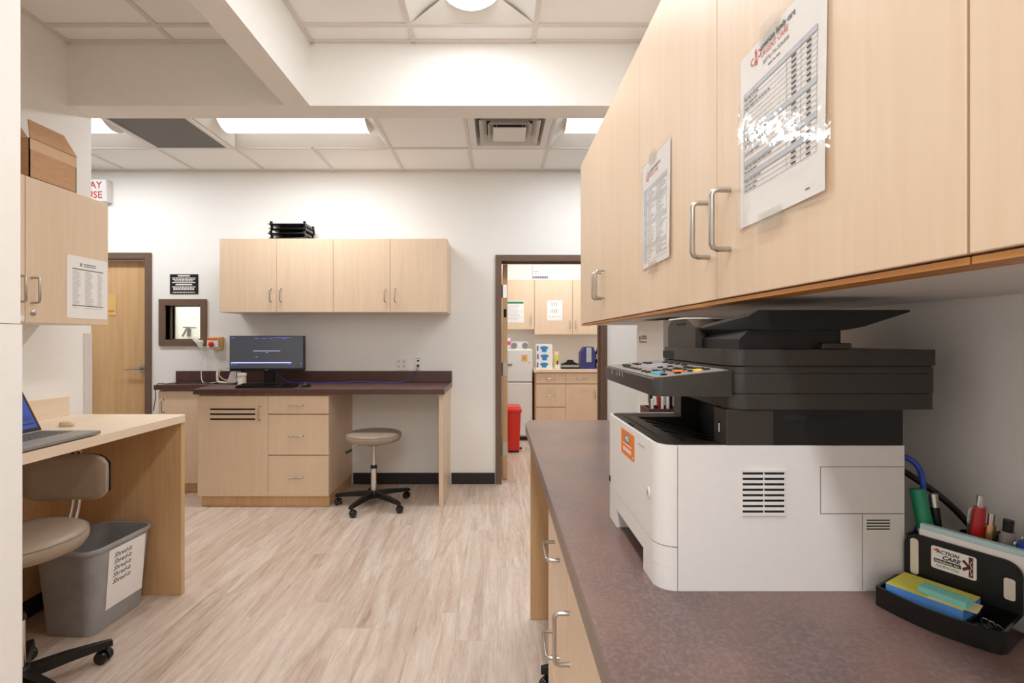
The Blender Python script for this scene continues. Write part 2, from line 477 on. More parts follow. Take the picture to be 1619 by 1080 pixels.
# walls
def wall(name, boxes, m='wall'):
    bm = B()
    for b in boxes: box(bm, *b)
    return build(name, bm, m, kind='structure')
DX0, DX1, DZ = 0.04, 0.93, 2.0          # open doorway
LX0, LX1, LZ = -4.07, -3.153, 2.02      # closed door
WX0, WX1, WZ0, WZ1 = -2.975, -2.655, 1.29, 1.605   # little window
Y2 = 4.52
wall('wall_back', [
    (-4.6, LX0, YB, Y2, 0, 2.95), (LX0, LX1, YB, Y2, LZ, 2.95),
    (LX1, WX0, YB, Y2, 0, 2.95), (WX0, WX1, YB, Y2, 0, WZ0), (WX0, WX1, YB, Y2, WZ1, 2.95),
    (WX1, DX0, YB, Y2, 0, 2.95), (DX0, DX1, YB, Y2, DZ, 2.95), (DX1, 3.1, YB, Y2, 0, 2.95)])
wall('wall_left', [(XL - 0.12, XL, -2.6, 2.645, 0, 2.95)])
wall('wall_right', [(XR, XR + 0.12, -2.6, 2.40, 0, 2.95)])
wall('wall_near', [(-2.19, -1.021, 0.60, 1.05, 1.333, 2.95), (-2.19, -1.019, 0.60, 1.052, 0, 1.331)])
wall('wall_behind', [(-4.6, 3.1, -2.72, -2.6, 0, 2.95)])
wall('wall_far_left', [(-4.72, -4.6, -2.6, 7.0, 0, 2.95)])
wall('wall_far_right', [(3.1, 3.22, -2.6, 7.0, 0, 2.95)])
wall('wall_supply_room', [(-4.6, 3.1, 6.86, 6.98, 0, 2.95), (-0.62, -0.50, Y2, 6.86, 0, 2.95), (-4.6, -0.62, 5.75, 5.87, 0, 2.95), (1.75, 1.87, Y2, 6.86, 0, 2.95)], 'wall')
# ceiling: slab, grid bars and lay-in tiles
ceil = build('ceiling', box(B(), -4.72, 3.22, -2.72, 7.0, 2.95, 3.02), 'wall', kind='structure', label='white suspended ceiling of lay-in tiles')
wall('ceiling_beam', [(XL, XR + 0.02, 2.50, 2.645, 2.49, 2.95)]).__setitem__('label', 'white dropped beam crossing the room below the ceiling')
wall('ceiling_beam', [(-1.084, -0.955, -2.6, 2.50, 2.49, 2.95)]).__setitem__('label', 'white dropped beam running towards the back wall')
wall('ceiling_beam', [(XR + 0.02, 3.1, 2.50, 2.645, 2.49, 2.95), (-4.6, XL, 2.50, 2.645, 2.49, 2.95)]).__setitem__('label', 'white dropped beam past the partition ends')

def grid(xs, ys, holes, skip=()):
    """tiles between consecutive grid lines; holes: (i,j) cells taken by fixtures"""
    cache = {}
    for i in range(len(xs) - 1):
        for j in range(len(ys) - 1):
            if (i, j) in holes: continue
            w, d = round(xs[i + 1] - xs[i], 4), round(ys[j + 1] - ys[j], 4)
            if (w, d) not in cache:
                bm = B(); box(bm, 0.009, w - 0.009, 0.009, d - 0.009, 0, 0.016, 0.003, 1)
                o = build('ceiling_tile', bm, 'tile', ceil, local=True); cache[(w, d)] = o.data
            else:
                o = bpy.data.objects.new('ceiling_tile', cache[(w, d)]); COL.objects.link(o); o.parent = ceil
            o.location = (xs[i], ys[j], ZC + 0.005)
    for i, x in enumerate(xs):
        for j in range(len(ys) - 1):
            if ('v', i, j) in skip: continue
            build('grid_bar', box(B(), x - 0.012, x + 0.012, ys[j], ys[j + 1], ZC - 0.003, ZC + 0.03), 'tbar', ceil)
    for j, y in enumerate(ys):
        for i in range(len(xs) - 1):
            if ('h', i, j) in skip: continue
            build('grid_bar', box(B(), xs[i] + 0.012, xs[i + 1] - 0.012, y - 0.012, y + 0.012, ZC - 0.003, ZC + 0.03), 'tbar', ceil)
RX = [-4.55, -3.9416, -3.3216, -2.7016, -2.0816, -1.4616, -0.8416, -0.2216, 0.3984, 1.0184, 1.6384, 2.2584, 3.08]
RY = [2.66, 3.268, 3.888, 4.386]
grid(RX, RY, {(1, 1), (2, 1), (3, 1), (4, 1), (5, 1), (7, 1), (8, 1), (9, 1)}, {('v', 2, 1), ('v', 5, 1), ('v', 9, 1)})
FY = [-2.58, -2.521, -1.911, -1.301, -0.691, -0.081, 0.529, 1.139, 1.749, 2.359, 2.488]
grid([-0.943, -0.424, 0.186, 0.748], FY, {(1, 7), (1, 8), (1, 4), (1, 5), (1, 1), (1, 2)}, {('h', 1, 8), ('h', 1, 5), ('h', 1, 2)})
grid([-2.178, -1.644, -1.096], FY, set())

# ------------------------------------------------------------------ ceiling fixtures
def troffer(label, x0, x1, y0, y1, along, group='recessed ceiling lights', power=1.0):
    t = thing('ceiling_light', label, 'ceiling light', ((x0 + x1) / 2, (y0 + y1) / 2, ZC), 0, group)
    cx, cy = (x0 + x1) / 2, (y0 + y1) / 2
    if along == 'X': L, w = (x1 - x0) / 2 - 0.012, (y1 - y0) / 2 - 0.012
    else: L, w = (y1 - y0) / 2 - 0.012, (x1 - x0) / 2 - 0.012
    def P(l, a, z): return (cx + l, cy + a, ZC + z) if along == 'X' else (cx + a, cy + l, ZC + z)
    def sheet(rows):
        bm = B(); vs = [[bm.verts.new(p) for p in r] for r in rows]
        for r0, r1 in zip(vs, vs[1:]):
            for k in range(len(r0) - 1): bm.faces.new((r0[k], r0[k + 1], r1[k + 1], r1[k]))
        return bm
    # curved side reflectors
    for s in (-1, 1):
        prof = []
        for k in range(9):
            q = k / 8.0; a = w - (w - 0.125) * q
            prof.append((s * a, 0.004 + 0.062 * math.sin(q * math.pi / 2)))
        build('reflector', sheet([[P(-L, a, z) for a, z in prof], [P(L, a, z) for a, z in prof]]), 'reflector', t, smooth=60)
    # sloped end plates
    for s in (-1, 1):
        bm = B()
        bm.faces.new([bm.verts.new(p) for p in (P(s * L, -w, 0.003), P(s * L, w, 0.003), P(s * (L - 0.085), 0.13, 0.066), P(s * (L - 0.085), -0.13, 0.066))])
        build('end_plate', bm, 'reflector', t)
    # housing above
    bm = B()
    if along == 'X': box(bm, x0 + 0.013, x1 - 0.013, y0 + 0.013, y1 - 0.013, ZC + 0.075, ZC + 0.11)
    else: box(bm, x0 + 0.013, x1 - 0.013, y0 + 0.013, y1 - 0.013, ZC + 0.075, ZC + 0.11)
    build('housing', bm, 'tbar', t)
    # bowed lens
    n = 10; rows = []
    for l in (-(L - 0.085), (L - 0.085)):
        rows.append([P(l, -0.125 + 0.25 * k / n, 0.066 - 0.062 * math.sin(math.pi * k / n) ** 0.7) for k in range(n + 1)])
    build('lens', sheet(rows), 'lens', t, smooth=60)
    for l, r in zip((-1, 1), rows):
        bm = B(); bm.faces.new([bm.verts.new(p) for p in r]); build('lens_end', bm, 'reflector', t)
    ld = bpy.data.lights.new('lamp', 'AREA'); ld.shape = 'RECTANGLE'; ld.energy = LAMP_W * power; ld.color = LAMP_COL
    ld.size, ld.size_y = (2 * (L - 0.095), 0.2) if along == 'X' else (0.2, 2 * (L - 0.095))
    lo = bpy.data.objects.new('lamp', ld); COL.objects.link(lo); lo.parent = t; lo.location = (0, 0, -0.001)
    return t
troffer('long ceiling light between the dark grille and the plain tiles over the counter', RX[4], RX[6], RY[1], RY[2], 'X')
troffer('ceiling light at the right end of the rear ceiling, beside the square air diffuser', RX[8], RX[10], RY[1], RY[2], 'X')
troffer('ceiling light at the far left, half hidden behind the partition', RX[1], RX[3], RY[1], RY[2], 'X')
troffer('ceiling light in front of the dropped beam, top of the picture', -0.424, 0.186, 1.139, 2.359, 'Y', power=0.62)
troffer('unseen ceiling light added straight above the viewpoint to brighten the foreground', -0.424, 0.186, -0.691, 0.529, 'Y', power=0.8)  # extra fixture out of view, added to brighten the foreground
troffer('unseen ceiling light added above and behind the viewpoint as fill', -0.424, 0.186, -2.521, -1.301, 'Y', power=2.0)  # added out of view as strong fill on the printer's near side
troffer('ceiling light of the supply room behind the doorway', 0.1, 1.34, 5.45, 6.07, 'X', power=1.25)
troffer('unseen ceiling light added to light the exam room behind the little window', -4.2, -2.96, 4.85, 5.47, 'X', power=1.7)  # added out of view so the room behind the window looks bright

# return grille
t = thing('return_grille', 'dark grey return air grille panel in the ceiling', 'air grille', ((RX[3] + RX[4]) / 2, 3.578, ZC))
gx0, gx1, gy0, gy1 = RX[3] + 0.012, RX[4] - 0.012, RY[1] + 0.012, RY[2] - 0.012
bm = B()
for b in ((gx0, gx1, gy0, gy0 + 0.03), (gx0, gx1, gy1 - 0.03, gy1), (gx0, gx0 + 0.03, gy0 + 0.03, gy1 - 0.03), (gx1 - 0.03, gx1, gy0 + 0.03, gy1 - 0.03)):
    box(bm, *b, ZC - 0.012, ZC + 0.006)
build('frame', bm, 'louver', t)
build('core', box(B(), gx0 + 0.03, gx1 - 0.03, gy0 + 0.03, gy1 - 0.03, ZC - 0.004, ZC + 0.006), 'grille', t)
# supply diffuser: nested square cones
cx, cy = (RX[7] + RX[8]) / 2, 3.578
t = thing('air_diffuser', 'white square air diffuser with nested louvers in the ceiling', 'air diffuser', (cx, cy, ZC))
def ring(name, r0, z0, r1, z1, m='louver', th=0.002):
    bm = B()
    for zz in (0, th):
        L = []
        for r, z in ((r0, z0), (r1, z1)):
            L.append([bm.verts.new((cx + sx * r, cy + sy * r, ZC + z + zz)) for sx, sy in ((-1, -1), (1, -1), (1, 1), (-1, 1))])
        for k in range(4): bm.faces.new((L[0][k], L[0][(k + 1) % 4], L[1][(k + 1) % 4], L[1][k]))
    build(name, bm, m, t)
ring('flange', 0.296, -0.003, 0.245, -0.003)
ring('louver', 0.245, -0.003, 0.225, 0.06)
ring('louver', 0.215, -0.012, 0.165, 0.045)
ring('louver', 0.155, -0.014, 0.115, 0.045)
build('neck', box(B(), cx - 0.225, cx + 0.225, cy - 0.225, cy + 0.225, ZC + 0.065, ZC + 0.12), 'dark_hole', t)
build('centre_plate', box(B(), cx - 0.118, cx + 0.118, cy - 0.118, cy + 0.118, ZC - 0.022, ZC - 0.014, 0.003), 'louver', t)
bm = B()
for sx in (-1, 1):
    for sy in (-1, 1): cyl(bm, (cx + sx * 0.09, cy + sy * 0.09, ZC - 0.015), (cx + sx * 0.1, cy + sy * 0.1, ZC + 0.07), 0.004, seg=6)
build('hanger', bm, 'steel', t)

# ------------------------------------------------------------------ doors, frames, baseboards
def jamb(name, x0, x1, z1, w=0.055, m='brown_frame', label=None, d0=-0.018, d1=0.135):
    bm = B()
    box(bm, x0 - w, x0, YB + d0, YB + d1, 0, z1 + w, 0.003)
    box(bm, x1, x1 + w, YB + d0, YB + d1, 0, z1 + w, 0.003)
    box(bm, x0, x1, YB + d0, YB + d1, z1, z1 + w, 0.003)
    # stop
    return build(name, bm, m, kind='structure', label=label)
jamb('trim_1', DX0, DX1, DZ - 0.002, label='brown metal frame of the open doorway')
jamb('trim_2', LX0, LX1, LZ - 0.002, label='brown metal frame of the closed wood door')
bm = B()
box(bm, DX1 - 0.014, DX1, YB + 0.05, YB + 0.09, 0, DZ); box(bm, DX0, DX1, YB + 0.06, YB + 0.09, DZ - 0.016, DZ - 0.002)
build('trim_3', bm, 'brown_frame', kind='structure', label='door stop of the open doorway')

d2 = build('door_2', box(B(), LX0 + 0.003, LX1 - 0.003, YB + 0.055, YB + 0.099, 0.008, LZ - 0.012, 0.002), 'door_wood', kind='structure', label='closed maple door behind the partition')
fd = F((0, YB + 0.055, 0), (1, 0, 0), (0, 0, 1))
bm = B(); cyl(bm, fd.p(-3.215, 1.03, 0), fd.p(-3.215, 1.03, 0.012), 0.032, seg=24); cyl(bm, fd.p(-3.215, 1.03, 0.01), fd.p(-3.215, 1.03, 0.05), 0.011)
tube(bm, [fd.p(-3.205, 1.03, 0.05), fd.p(-3.24, 1.032, 0.054), fd.p(-3.30, 1.03, 0.055), fd.p(-3.345, 1.026, 0.05)], 0.0095, 10)
build('lever_handle', bm, 'steel', d2, smooth=50)
bm = B(); fbox(bm, fd, -3.66, -3.462, 1.515, 1.70, 0.001, 0.004); ds = build('door_sign', bm, 'sign_yellow', d2)
bm = B(); fbox(bm, fd, -3.60, -3.475, 1.545, 1.56, 0.004, 0.0046); build('sign_print', bm, 'orange', ds)

# open door leaf, swung into the supply room
d1 = build('door_1', box(B(), DX0 + 0.012, DX0 + 0.056, YB + 0.125, YB + 0.125 + 0.86, 0.008, DZ - 0.012, 0.002), 'door_wood', kind='structure', label='maple door standing open into the supply room')
for hz in (1.74, 1.02, 0.29):
    bm = B(); box(bm, DX0 + 0.014, DX0 + 0.05, YB + 0.1225, YB + 0.1255, hz - 0.06, hz + 0.06); cyl(bm, (DX0 + 0.006, YB + 0.118, hz - 0.06), (DX0 + 0.006, YB + 0.118, hz + 0.06), 0.007, seg=10)
    build('hinge', bm, 'steel', d1)
bm = B(); box(bm, DX0 + 0.022, DX0 + 0.046, YB + 0.122, YB + 0.1252, 1.50, 1.575); build('latch_plate', bm, 'dark_hole', d1)

bm = B(); box(bm, -1.29, -0.46, YB - 0.012, YB, 0, 0.1, 0.002); box(bm, -0.41, DX0 - 0.06, YB - 0.012, YB, 0, 0.1, 0.002); box(bm, -3.09, -2.86, YB - 0.012, YB, 0, 0.1, 0.002); box(bm, DX1 + 0.06, 3.1, YB - 0.012, YB, 0, 0.1, 0.002)
build('baseboard_back', bm, 'black_base', kind='structure')
bm = B(); box(bm, XL, XL + 0.012, 1.06, 2.645, 0, 0.1, 0.002); build('baseboard_left', bm, 'black_base', kind='structure')
bm = B(); box(bm, -0.5, 1.75, 6.848, 6.86, 0, 0.1, 0.002); build('baseboard_supply_room', bm, 'black_base', kind='structure')
# corner guard on the left partition
build('trim_4', box(B(), XL, XL + 0.003, 2.595, 2.648, 0.10, 1.33, 0.001), 'wall_grey', kind='structure', label='grey corner guard on the end of the left partition')

# little window
bm = B()
w = 0.052
for b in ((WX0 - w, WX1 + w, WZ0 - w, WZ0), (WX0 - w, WX1 + w, WZ1, WZ1 + w), (WX0 - w, WX0, WZ0, WZ1), (WX1, WX1 + w, WZ0, WZ1)):
    box(bm, b[0], b[1], YB - 0.02, YB + 0.135, b[2], b[3], 0.002)
wn = build('window_1', bm, 'brown_frame', kind='structure', label='small brown framed pass-through window in the back wall')
bm = B()
for b in ((WX0, WX1, WZ0, WZ0 + 0.012), (WX0, WX1, WZ1 - 0.012, WZ1), (WX0, WX0 + 0.012, WZ0, WZ1), (WX1 - 0.012, WX1, WZ0, WZ1)):
    box(bm, b[0], b[1], YB + 0.055, YB + 0.075, b[2], b[3])
build('window_stop', bm, 'brown_frame', wn)
build('pane', box(B(), WX0 + 0.003, WX1 - 0.003, YB + 0.062, YB + 0.067, WZ0 + 0.003, WZ1 - 0.003), 'glass', wn)
# what shows through it: a brown door frame edge and a bracket on the white wall
build('trim_5', box(B(), -4.02, -3.775, 5.70, 5.748, 0, 2.1, 0.003), 'brown_frame', kind='structure', label='brown door frame seen through the little window')
t = thing('wall_bracket', 'small grey bracket arm seen through the little window', 'bracket', (-3.6, 5.72, 1.37))
build('mount', box(B(), -3.63, -3.59, 5.735, 5.748, 1.33, 1.42), 'panel_grey', t)
build('arm', tube(B(), [(-3.66, 5.70, 1.33), (-3.61, 5.70, 1.42), (-3.60, 5.74, 1.42)], 0.012, 8), 'panel_grey', t)
build('rod', tube(B(), [(-3.65, 5.70, 1.435), (-3.50, 5.70, 1.43)], 0.005, 8), 'black_base', t)

# ------------------------------------------------------------------ back wall: wall cabinets
fb = F((-2.306, 4.07, 0), (1, 0, 0), (0, 0, 1))
for i, lab in enumerate(('maple wall cabinet with black letter trays standing on it', 'maple wall cabinet over the kneehole, nearer the open doorway')):
    f = F((-2.306 + i * 0.9455, 4.07, 0), (1, 0, 0), (0, 0, 1))
    w = 0.9455
    cabinet('wall_cabinet', lab, f, w, 1.524, 2.132, 0.33, [
        dict(a=(0, w / 2), b=(1.521, 2.135), h=(w / 2 - 0.042, 1.665), L=0.105),
        dict(a=(w / 2, w), b=(1.521, 2.135), h=(w / 2 + 0.042, 1.665), L=0.105)], group='wall cabinets on the back wall', bottom='melamine')
# letter trays
for i, lab in enumerate(('lowest black letter tray of the stack', 'second lowest black letter tray of the stack', 'second highest black letter tray of the stack', 'topmost black letter tray of the stack')):
    z = 2.1355 + i * 0.039
    dx = (0.004, -0.006, 0.003, -0.002)[i]
    t = thing('letter_tray', lab + ' on the wall cabinet', 'letter tray', (-1.76 + dx, 4.22, z), 0.0, 'stacked letter trays')
    bm = B(); box(bm, -0.14, 0.14, -0.11, 0.13, 0.004, 0.008)
    build('base', bm, 'black_plastic', t, local=True)
    bm = B()
    for sx in (-1, 1):
        box(bm, sx * 0.14 - 0.003, sx * 0.14 + 0.003, -0.115, 0.13, 0.004, 0.026, 0.001)
        for yy in (-0.09, 0.1): box(bm, sx * 0.14 - 0.009, sx * 0.14 + 0.009, yy - 0.009, yy + 0.009, 0.0, 0.0385, 0.001)
    box(bm, -0.14, 0.14, 0.125, 0.131, 0.004, 0.03)
    build('side_wall', bm, 'black_gloss', t, local=True)
    bm = B(); box(bm, -0.155, 0.155, -0.122, -0.112, 0.006, 0.014, 0.002)
    build('front_lip', bm, 'black_gloss', t, local=True)

# base units
fbase = F((-2.312, 3.78, 0), (1, 0, 0), (0, 0, 1))
t = cabinet('base_cabinet', 'maple base cabinet with slotted door and three drawers under the brown counter', fbase, 1.014, 0.088, 0.873, 0.62, [
    dict(a=(0, 0.546), b=(0.085, 0.862), h=(0.486, 0.728), L=0.105),
    dict(name='drawer', a=(0.546, 1.014), b=(0.722, 0.862), h=(0.766, 0.79), v=False, L=0.105),
    dict(name='drawer', a=(0.546, 1.014), b=(0.405, 0.716), h=(0.766, 0.555), v=False, L=0.105),
    dict(name='drawer', a=(0.546, 1.014), b=(0.085, 0.400), h=(0.766, 0.236), v=False, L=0.105)], kick=True, kick_in=0.025)
door = [c for c in t.children if c.name.startswith('door')][0]
for z in (0.758, 0.720, 0.682):
    bm = B(); fprism(bm, fbase, rrect(0.098, 0.448, z - 0.0065, z + 0.0065, 0.006), 0.0004, 0.0012); build('vent_slot', bm, 'dark_hole', door)
fsh = F((-2.85, 4.12, 0), (1, 0, 0), (0, 0, 1))
cabinet('base_cabinet', 'shallow maple base cabinet at the end of the counter by the wood door', fsh, 0.537, 0.088, 0.873, 0.28, [
    dict(a=(0, 0.537), b=(0.085, 0.862), h=(0.05, 0.74), L=0.105)], kick=True)
t = thing('counter_support', 'maple end panel standing under the brown counter by the stool', 'support panel', (-0.435, 4.09, 0))
build('panel', box(B(), -0.452, -0.42, 3.80, YB - 0.001, 0.001, 0.873, 0.001), 'maple', t)
# worktop
t = thing('brown_worktop', 'dark brown laminate counter with backsplash along the back wall', 'worktop', (-1.6, 4.1, 0.874))
prism(bm := B(), [(-2.872, YB - 0.001), (-2.872, 4.098), (-2.40, 4.098), (-2.33, 3.755), (-0.405, 3.755), (-0.405, YB - 0.001)], 'Z', 0.874, 0.914)
build('top', bm, 'brown_top', t)
build('backsplash', box(B(), -2.872, -0.405, YB - 0.021, YB - 0.001, 0.9142, 1.014, 0.002), 'brown_top', t)

# monitor
t = thing('monitor', 'black flat monitor with a dark screen on the brown counter', 'monitor', (-1.917, 4.10, 0.914), math.radians(3))
build('casing', box(B(), -0.303, 0.303, -0.022, 0.022, 0.118, 0.412, 0.004), 'black_plastic', t, local=True)
sc = build('screen', box(B(), -0.297, 0.297, -0.0235, -0.022, 0.142, 0.406), 'screen', t, local=True)
f = F((0, -0.0235, 0), (1, 0, 0), (0, 0, 1))
bm = B()
for a0, a1, b0, b1 in ((-0.11, 0.11, 0.285, 0.288), (-0.01, 0.01, 0.272, 0.274), (-0.09, -0.075, 0.236, 0.238), (-0.29, 0.20, 0.186, 0.193)): fquad(bm, f, a0, a1, b0, b1, 0.0004)
build('screen_text', bm, 'screen_line', sc, local=True)
bm = B()
for a0, a1, b0, b1 in ((-0.29, -0.26, 0.392, 0.398), (-0.10, -0.06, 0.388, 0.391), (-0.04, 0.0, 0.388, 0.391), (0.02, 0.05, 0.388, 0.391), (0.06, 0.2, 0.396, 0.4), (0.13, 0.16, 0.388, 0.391), (-0.29, -0.275, 0.170, 0.177), (-0.265, -0.25, 0.170, 0.177), (0.17, 0.2, 0.174, 0.178), (0.27, 0.285, 0.178, 0.184), (-0.29, 0.2, 0.181, 0.186)): fquad(bm, f, a0, a1, b0, b1, 0.0004)
build('screen_icons', bm, 'screen_blue', sc, local=True)
build('logo', fbox(B(), f, -0.012, 0.012, 0.126, 0.132, -0.001, 0.002), 'steel', t, local=True)
build('neck', box(B(), -0.04, 0.04, 0.005, 0.05, 0.02, 0.20, 0.006), 'black_plastic', t, local=True)
build('foot', prism(B(), rrect(-0.12, 0.12, -0.09, 0.09, 0.03), 'Z', 0.0005, 0.012), 'black_plastic', t, local=True)
# keyboard, mouse
t = thing('keyboard', 'black keyboard lying in front of the monitor', 'keyboard', (-1.83, 3.905, 0.9145), math.radians(2))
build('case', loft(B(), [[(-0.22, -0.065, 0), (0.22, -0.065, 0), (0.22, 0.065, 0), (-0.22, 0.065, 0)], [(-0.22, -0.065, 0.010), (0.22, -0.065, 0.010), (0.22, 0.065, 0.024), (-0.22, 0.065, 0.024)]]), 'black_plastic', t, local=True)
kb = B()
for r in range(6):
    for c in range(21):
        if c in (15,): continue
        y = -0.052 + r * 0.0205; x = -0.208 + c * 0.0206
        z = 0.011 + (y + 0.065) / 0.13 * 0.014
        box(kb, x - 0.008, x + 0.008, y - 0.008, y + 0.008, z - 0.001, z + 0.005)
build('keys', kb, 'black_gloss', t, local=True, kind='stuff')
t = thing('computer_mouse', 'black mouse beside the keyboard on the brown counter', 'mouse', (-1.545, 3.965, 0.9145))
lathe(bm := B(), [(0.032, 0), (0.034, 0.008), (0.03, 0.02), (0.018, 0.029), (0, 0.032)], seg=20, M=Matrix.Diagonal((0.95, 1.6, 1, 1)))
build('shell', bm, 'black_plastic', t, local=True, smooth=60)
build('wheel', cyl(B(), (-0.003, -0.022, 0.026), (0.003, -0.022, 0.026), 0.007, seg=12), 'panel_grey', t, local=True)
# small white bottle behind the keyboard
t = thing('sanitizer_tub', 'small translucent white tub left of the monitor stand', 'tub', (-2.075, 3.985, 0.9145))
build('body', prism(B(), rrect(-0.028, 0.028, -0.024, 0.024, 0.012), 'Z', 0, 0.088), 'ivory_plastic', t, local=True, smooth=40)
build('cap', prism(B(), rrect(-0.03, 0.03, -0.026, 0.026, 0.012), 'Z', 0.088, 0.108), 'white_plastic', t, local=True, smooth=40)
build('label', box(B(), -0.018, 0.018, -0.0248, -0.0242, 0.02, 0.07), 'paper', t, local=True)
# white base unit with cord
t = thing('thermometer_base', 'white probe holder with looped cord on the brown counter', 'medical device', (-2.31, 4.20, 0.9145))
loopo = [(-0.085, 0, 0.012), (-0.09, 0, 0.12), (-0.075, 0, 0.125), (-0.068, 0, 0.03), (-0.04, 0, 0.022), (0.06, 0, 0.022), (0.085, 0, 0.05), (0.08, 0, 0.125)]
bm = B(); tube(bm, smooth_pts([(-0.086, 0, 0.13), (-0.088, 0, 0.06), (-0.08, 0, 0.022), (-0.04, 0, 0.012), (0.04, 0, 0.012), (0.085, 0, 0.03), (0.092, 0, 0.10), (0.085, 0, 0.13)]), 0.0095, 8)
build('cradle', bm, 'white_plastic', t, local=True, smooth=60)
build('body', prism(B(), [(0.0, 0.012), (0.075, 0.012), (0.082, 0.12), (0.055, 0.125), (0.03, 0.10)], 'Y', -0.012, 0.06), 'white_plastic', t, local=True)
bm = B(); tube(bm, smooth_pts([(0.045, 0.02, 0.13), (0.0, -0.02, 0.135), (-0.045, -0.02, 0.12), (-0.06, -0.02, 0.08), (-0.03, -0.02, 0.045), (0.02, -0.02, 0.03)]), 0.004, 6)
build('cord', bm, 'ivory_plastic', t, local=True, smooth=60)
# probe hanging at the window corner, its cord
t = thing('wall_probe', 'white hand probe hung at the window corner with a thin cord', 'medical device', (-2.63, 4.36, 1.23))
build('grip', loft(B(), [[(-2.69 + dx, 4.35 + dy, 1.305) for dx, dy in ((-.013, -.013), (.013, -.013), (.013, .013), (-.013, .013))], [(-2.655 + dx, 4.35 + dy, 1.275) for dx, dy in ((-.02, -.016), (.03, -.016), (.03, .016), (-.02, .016))], [(-2.628 + dx, 4.355 + dy, 1.222) for dx, dy in ((-.01, -.01), (.01, -.01), (.01, .01), (-.01, .01))]]), 'white_plastic', t)
build('hook', box(B(), -2.67, -2.62, 4.365, 4.379, 1.25, 1.29, 0.003), 'ivory_plastic', t)
build('cord', tube(B(), smooth_pts([(-2.628, 4.355, 1.222), (-2.62, 4.36, 1.15), (-2.625, 4.35, 1.05), (-2.60, 4.32, 0.93), (-2.50, 4.25, 0.919), (-2.40, 4.21, 0.93)]), 0.0035, 6), 'white_plastic', t, smooth=60)
# emergency button
t = thing('emergency_button', 'red push button on a yellowed box on the wall by the window', 'push button', (-2.51, YB, 1.20))
build('back_box', box(B(), -2.55, -2.45, YB - 0.035, YB - 0.001, 1.205, 1.32, 0.006), 'yellowed', t)
build('cover', box(B(), -2.575, -2.475, YB - 0.055, YB - 0.034, 1.222, 1.312, 0.005), 'white_plastic', t)
build('band', box(B(), -2.573, -2.477, YB - 0.0565, YB - 0.054, 1.288, 1.31, 0.001), 'orange', t)
build('button', lathe(B(), [(0.022, 0), (0.024, 0.012), (0.018, 0.02), (0, 0.022)], M=Matrix.Translation((-2.532, YB - 0.055, 1.254)) @ Matrix.Rotation(math.radians(90), 4, 'X'), seg=20), 'red', t, smooth=50)
build('plate_foot', box(B(), -2.56, -2.46, YB - 0.05, YB - 0.034, 1.206, 1.22, 0.003), 'ivory_plastic', t)
# black notice
fw = F((0, YB, 0), (1, 0, 0), (0, 0, 1))
t = thing('notice_plaque', 'black plaque with white lines of print above the little window', 'notice', (-2.806, YB, 1.705))
build('plate', fbox(B(), fw, -2.932, -2.682, 1.705, 1.88, 0.001, 0.008, 0.001), 'black_plastic', t)
bm = B()
for a, b, w in ((-2.807, 1.866, .11), (-2.807, 1.846, .21), (-2.807, 1.833, .20), (-2.807, 1.820, .17), (-2.807, 1.806, .21), (-2.807, 1.787, .15), (-2.807, 1.767, .21), (-2.807, 1.755, .19), (-2.807, 1.743, .19), (-2.807, 1.718, .20)):
    n = int(w / 0.02)
    if w < 0.16: fprism(bm, fw, rrect(a - w / 2, a + w / 2, b - 0.006, b + 0.006, 0.005), 0.008, 0.0086)
    else:
        xx = a - w / 2
        while xx < a + w / 2 - 0.005:
            q = random.uniform(0.008, 0.026); fquad(bm, fw, xx, min(xx + q, a + w / 2), b - 0.0042, b + 0.0042, 0.0084); xx += q + 0.004
build('print', bm, 'paper', t)
# x-ray sign
t = thing('lighted_sign', 'white lighted box sign with red letters high on the back wall', 'sign', (-3.66, YB, 2.51))
build('housing', box(B(), -3.80, -3.45, YB - 0.07, YB - 0.001, 2.515, 2.715, 0.006), 'melamine', t)
fs = F((0, YB - 0.07, 0), (1, 0, 0), (0, 0, 1))
build('face', fbox(B(), fs, -3.79, -3.46, 2.525, 2.705, 0.0, 0.003), 'sign_lit', t)
bm = B(); text(bm, 'X-RAY', fs, -3.612, 2.632, 0.085, 0.0036, bold=0.0015); text(bm, 'IN USE', fs, -3.612, 2.545, 0.085, 0.0036, bold=0.0015)
build('lettering', bm, 'ink_red', t)
# outlets and blue cable
t = thing('wall_outlet', 'white double socket plate on the back wall over the counter', 'socket', (-0.861, YB, 1.02))
build('plate', fbox(B(), fw, -0.917, -0.803, 1.018, 1.135, 0.001, 0.006, 0.002), 'white_plastic', t)
for a in (-0.883, -0.837):
    for b in (1.055, 1.098):
        r = build('receptacle', fprism(B(), fw, rrect(a - 0.016, a + 0.016, b - 0.014, b + 0.014, 0.008), 0.006, 0.0075), 'melamine', t)
        bm = B(); fquad(bm, fw, a - 0.008, a - 0.0055, b - 0.003, b + 0.008, 0.008); fquad(bm, fw, a + 0.0055, a + 0.008, b - 0.003, b + 0.008, 0.008); fquad(bm, fw, a - 0.003, a + 0.003, b - 0.01, b - 0.005, 0.008)
        build('slot', bm, 'dark_hole', r)
t = thing('data_outlet', 'white data socket plate with a blue cable plugged in', 'socket', (-0.708, YB, 1.02))
build('plate', fbox(B(), fw, -0.742, -0.675, 1.02, 1.14, 0.001, 0.006, 0.002), 'white_plastic', t)
bm = B(); fbox(bm, fw, -0.72, -0.698, 1.098, 1.112, 0.006, 0.007); fbox(bm, fw, -0.72, -0.698, 1.052, 1.07, 0.006, 0.012)
build('jack', bm, 'dark_hole', t)
build('print', fbox(B(), fw, -0.728, -0.69, 1.122, 1.128, 0.006, 0.0065), 'ink_grey', t)
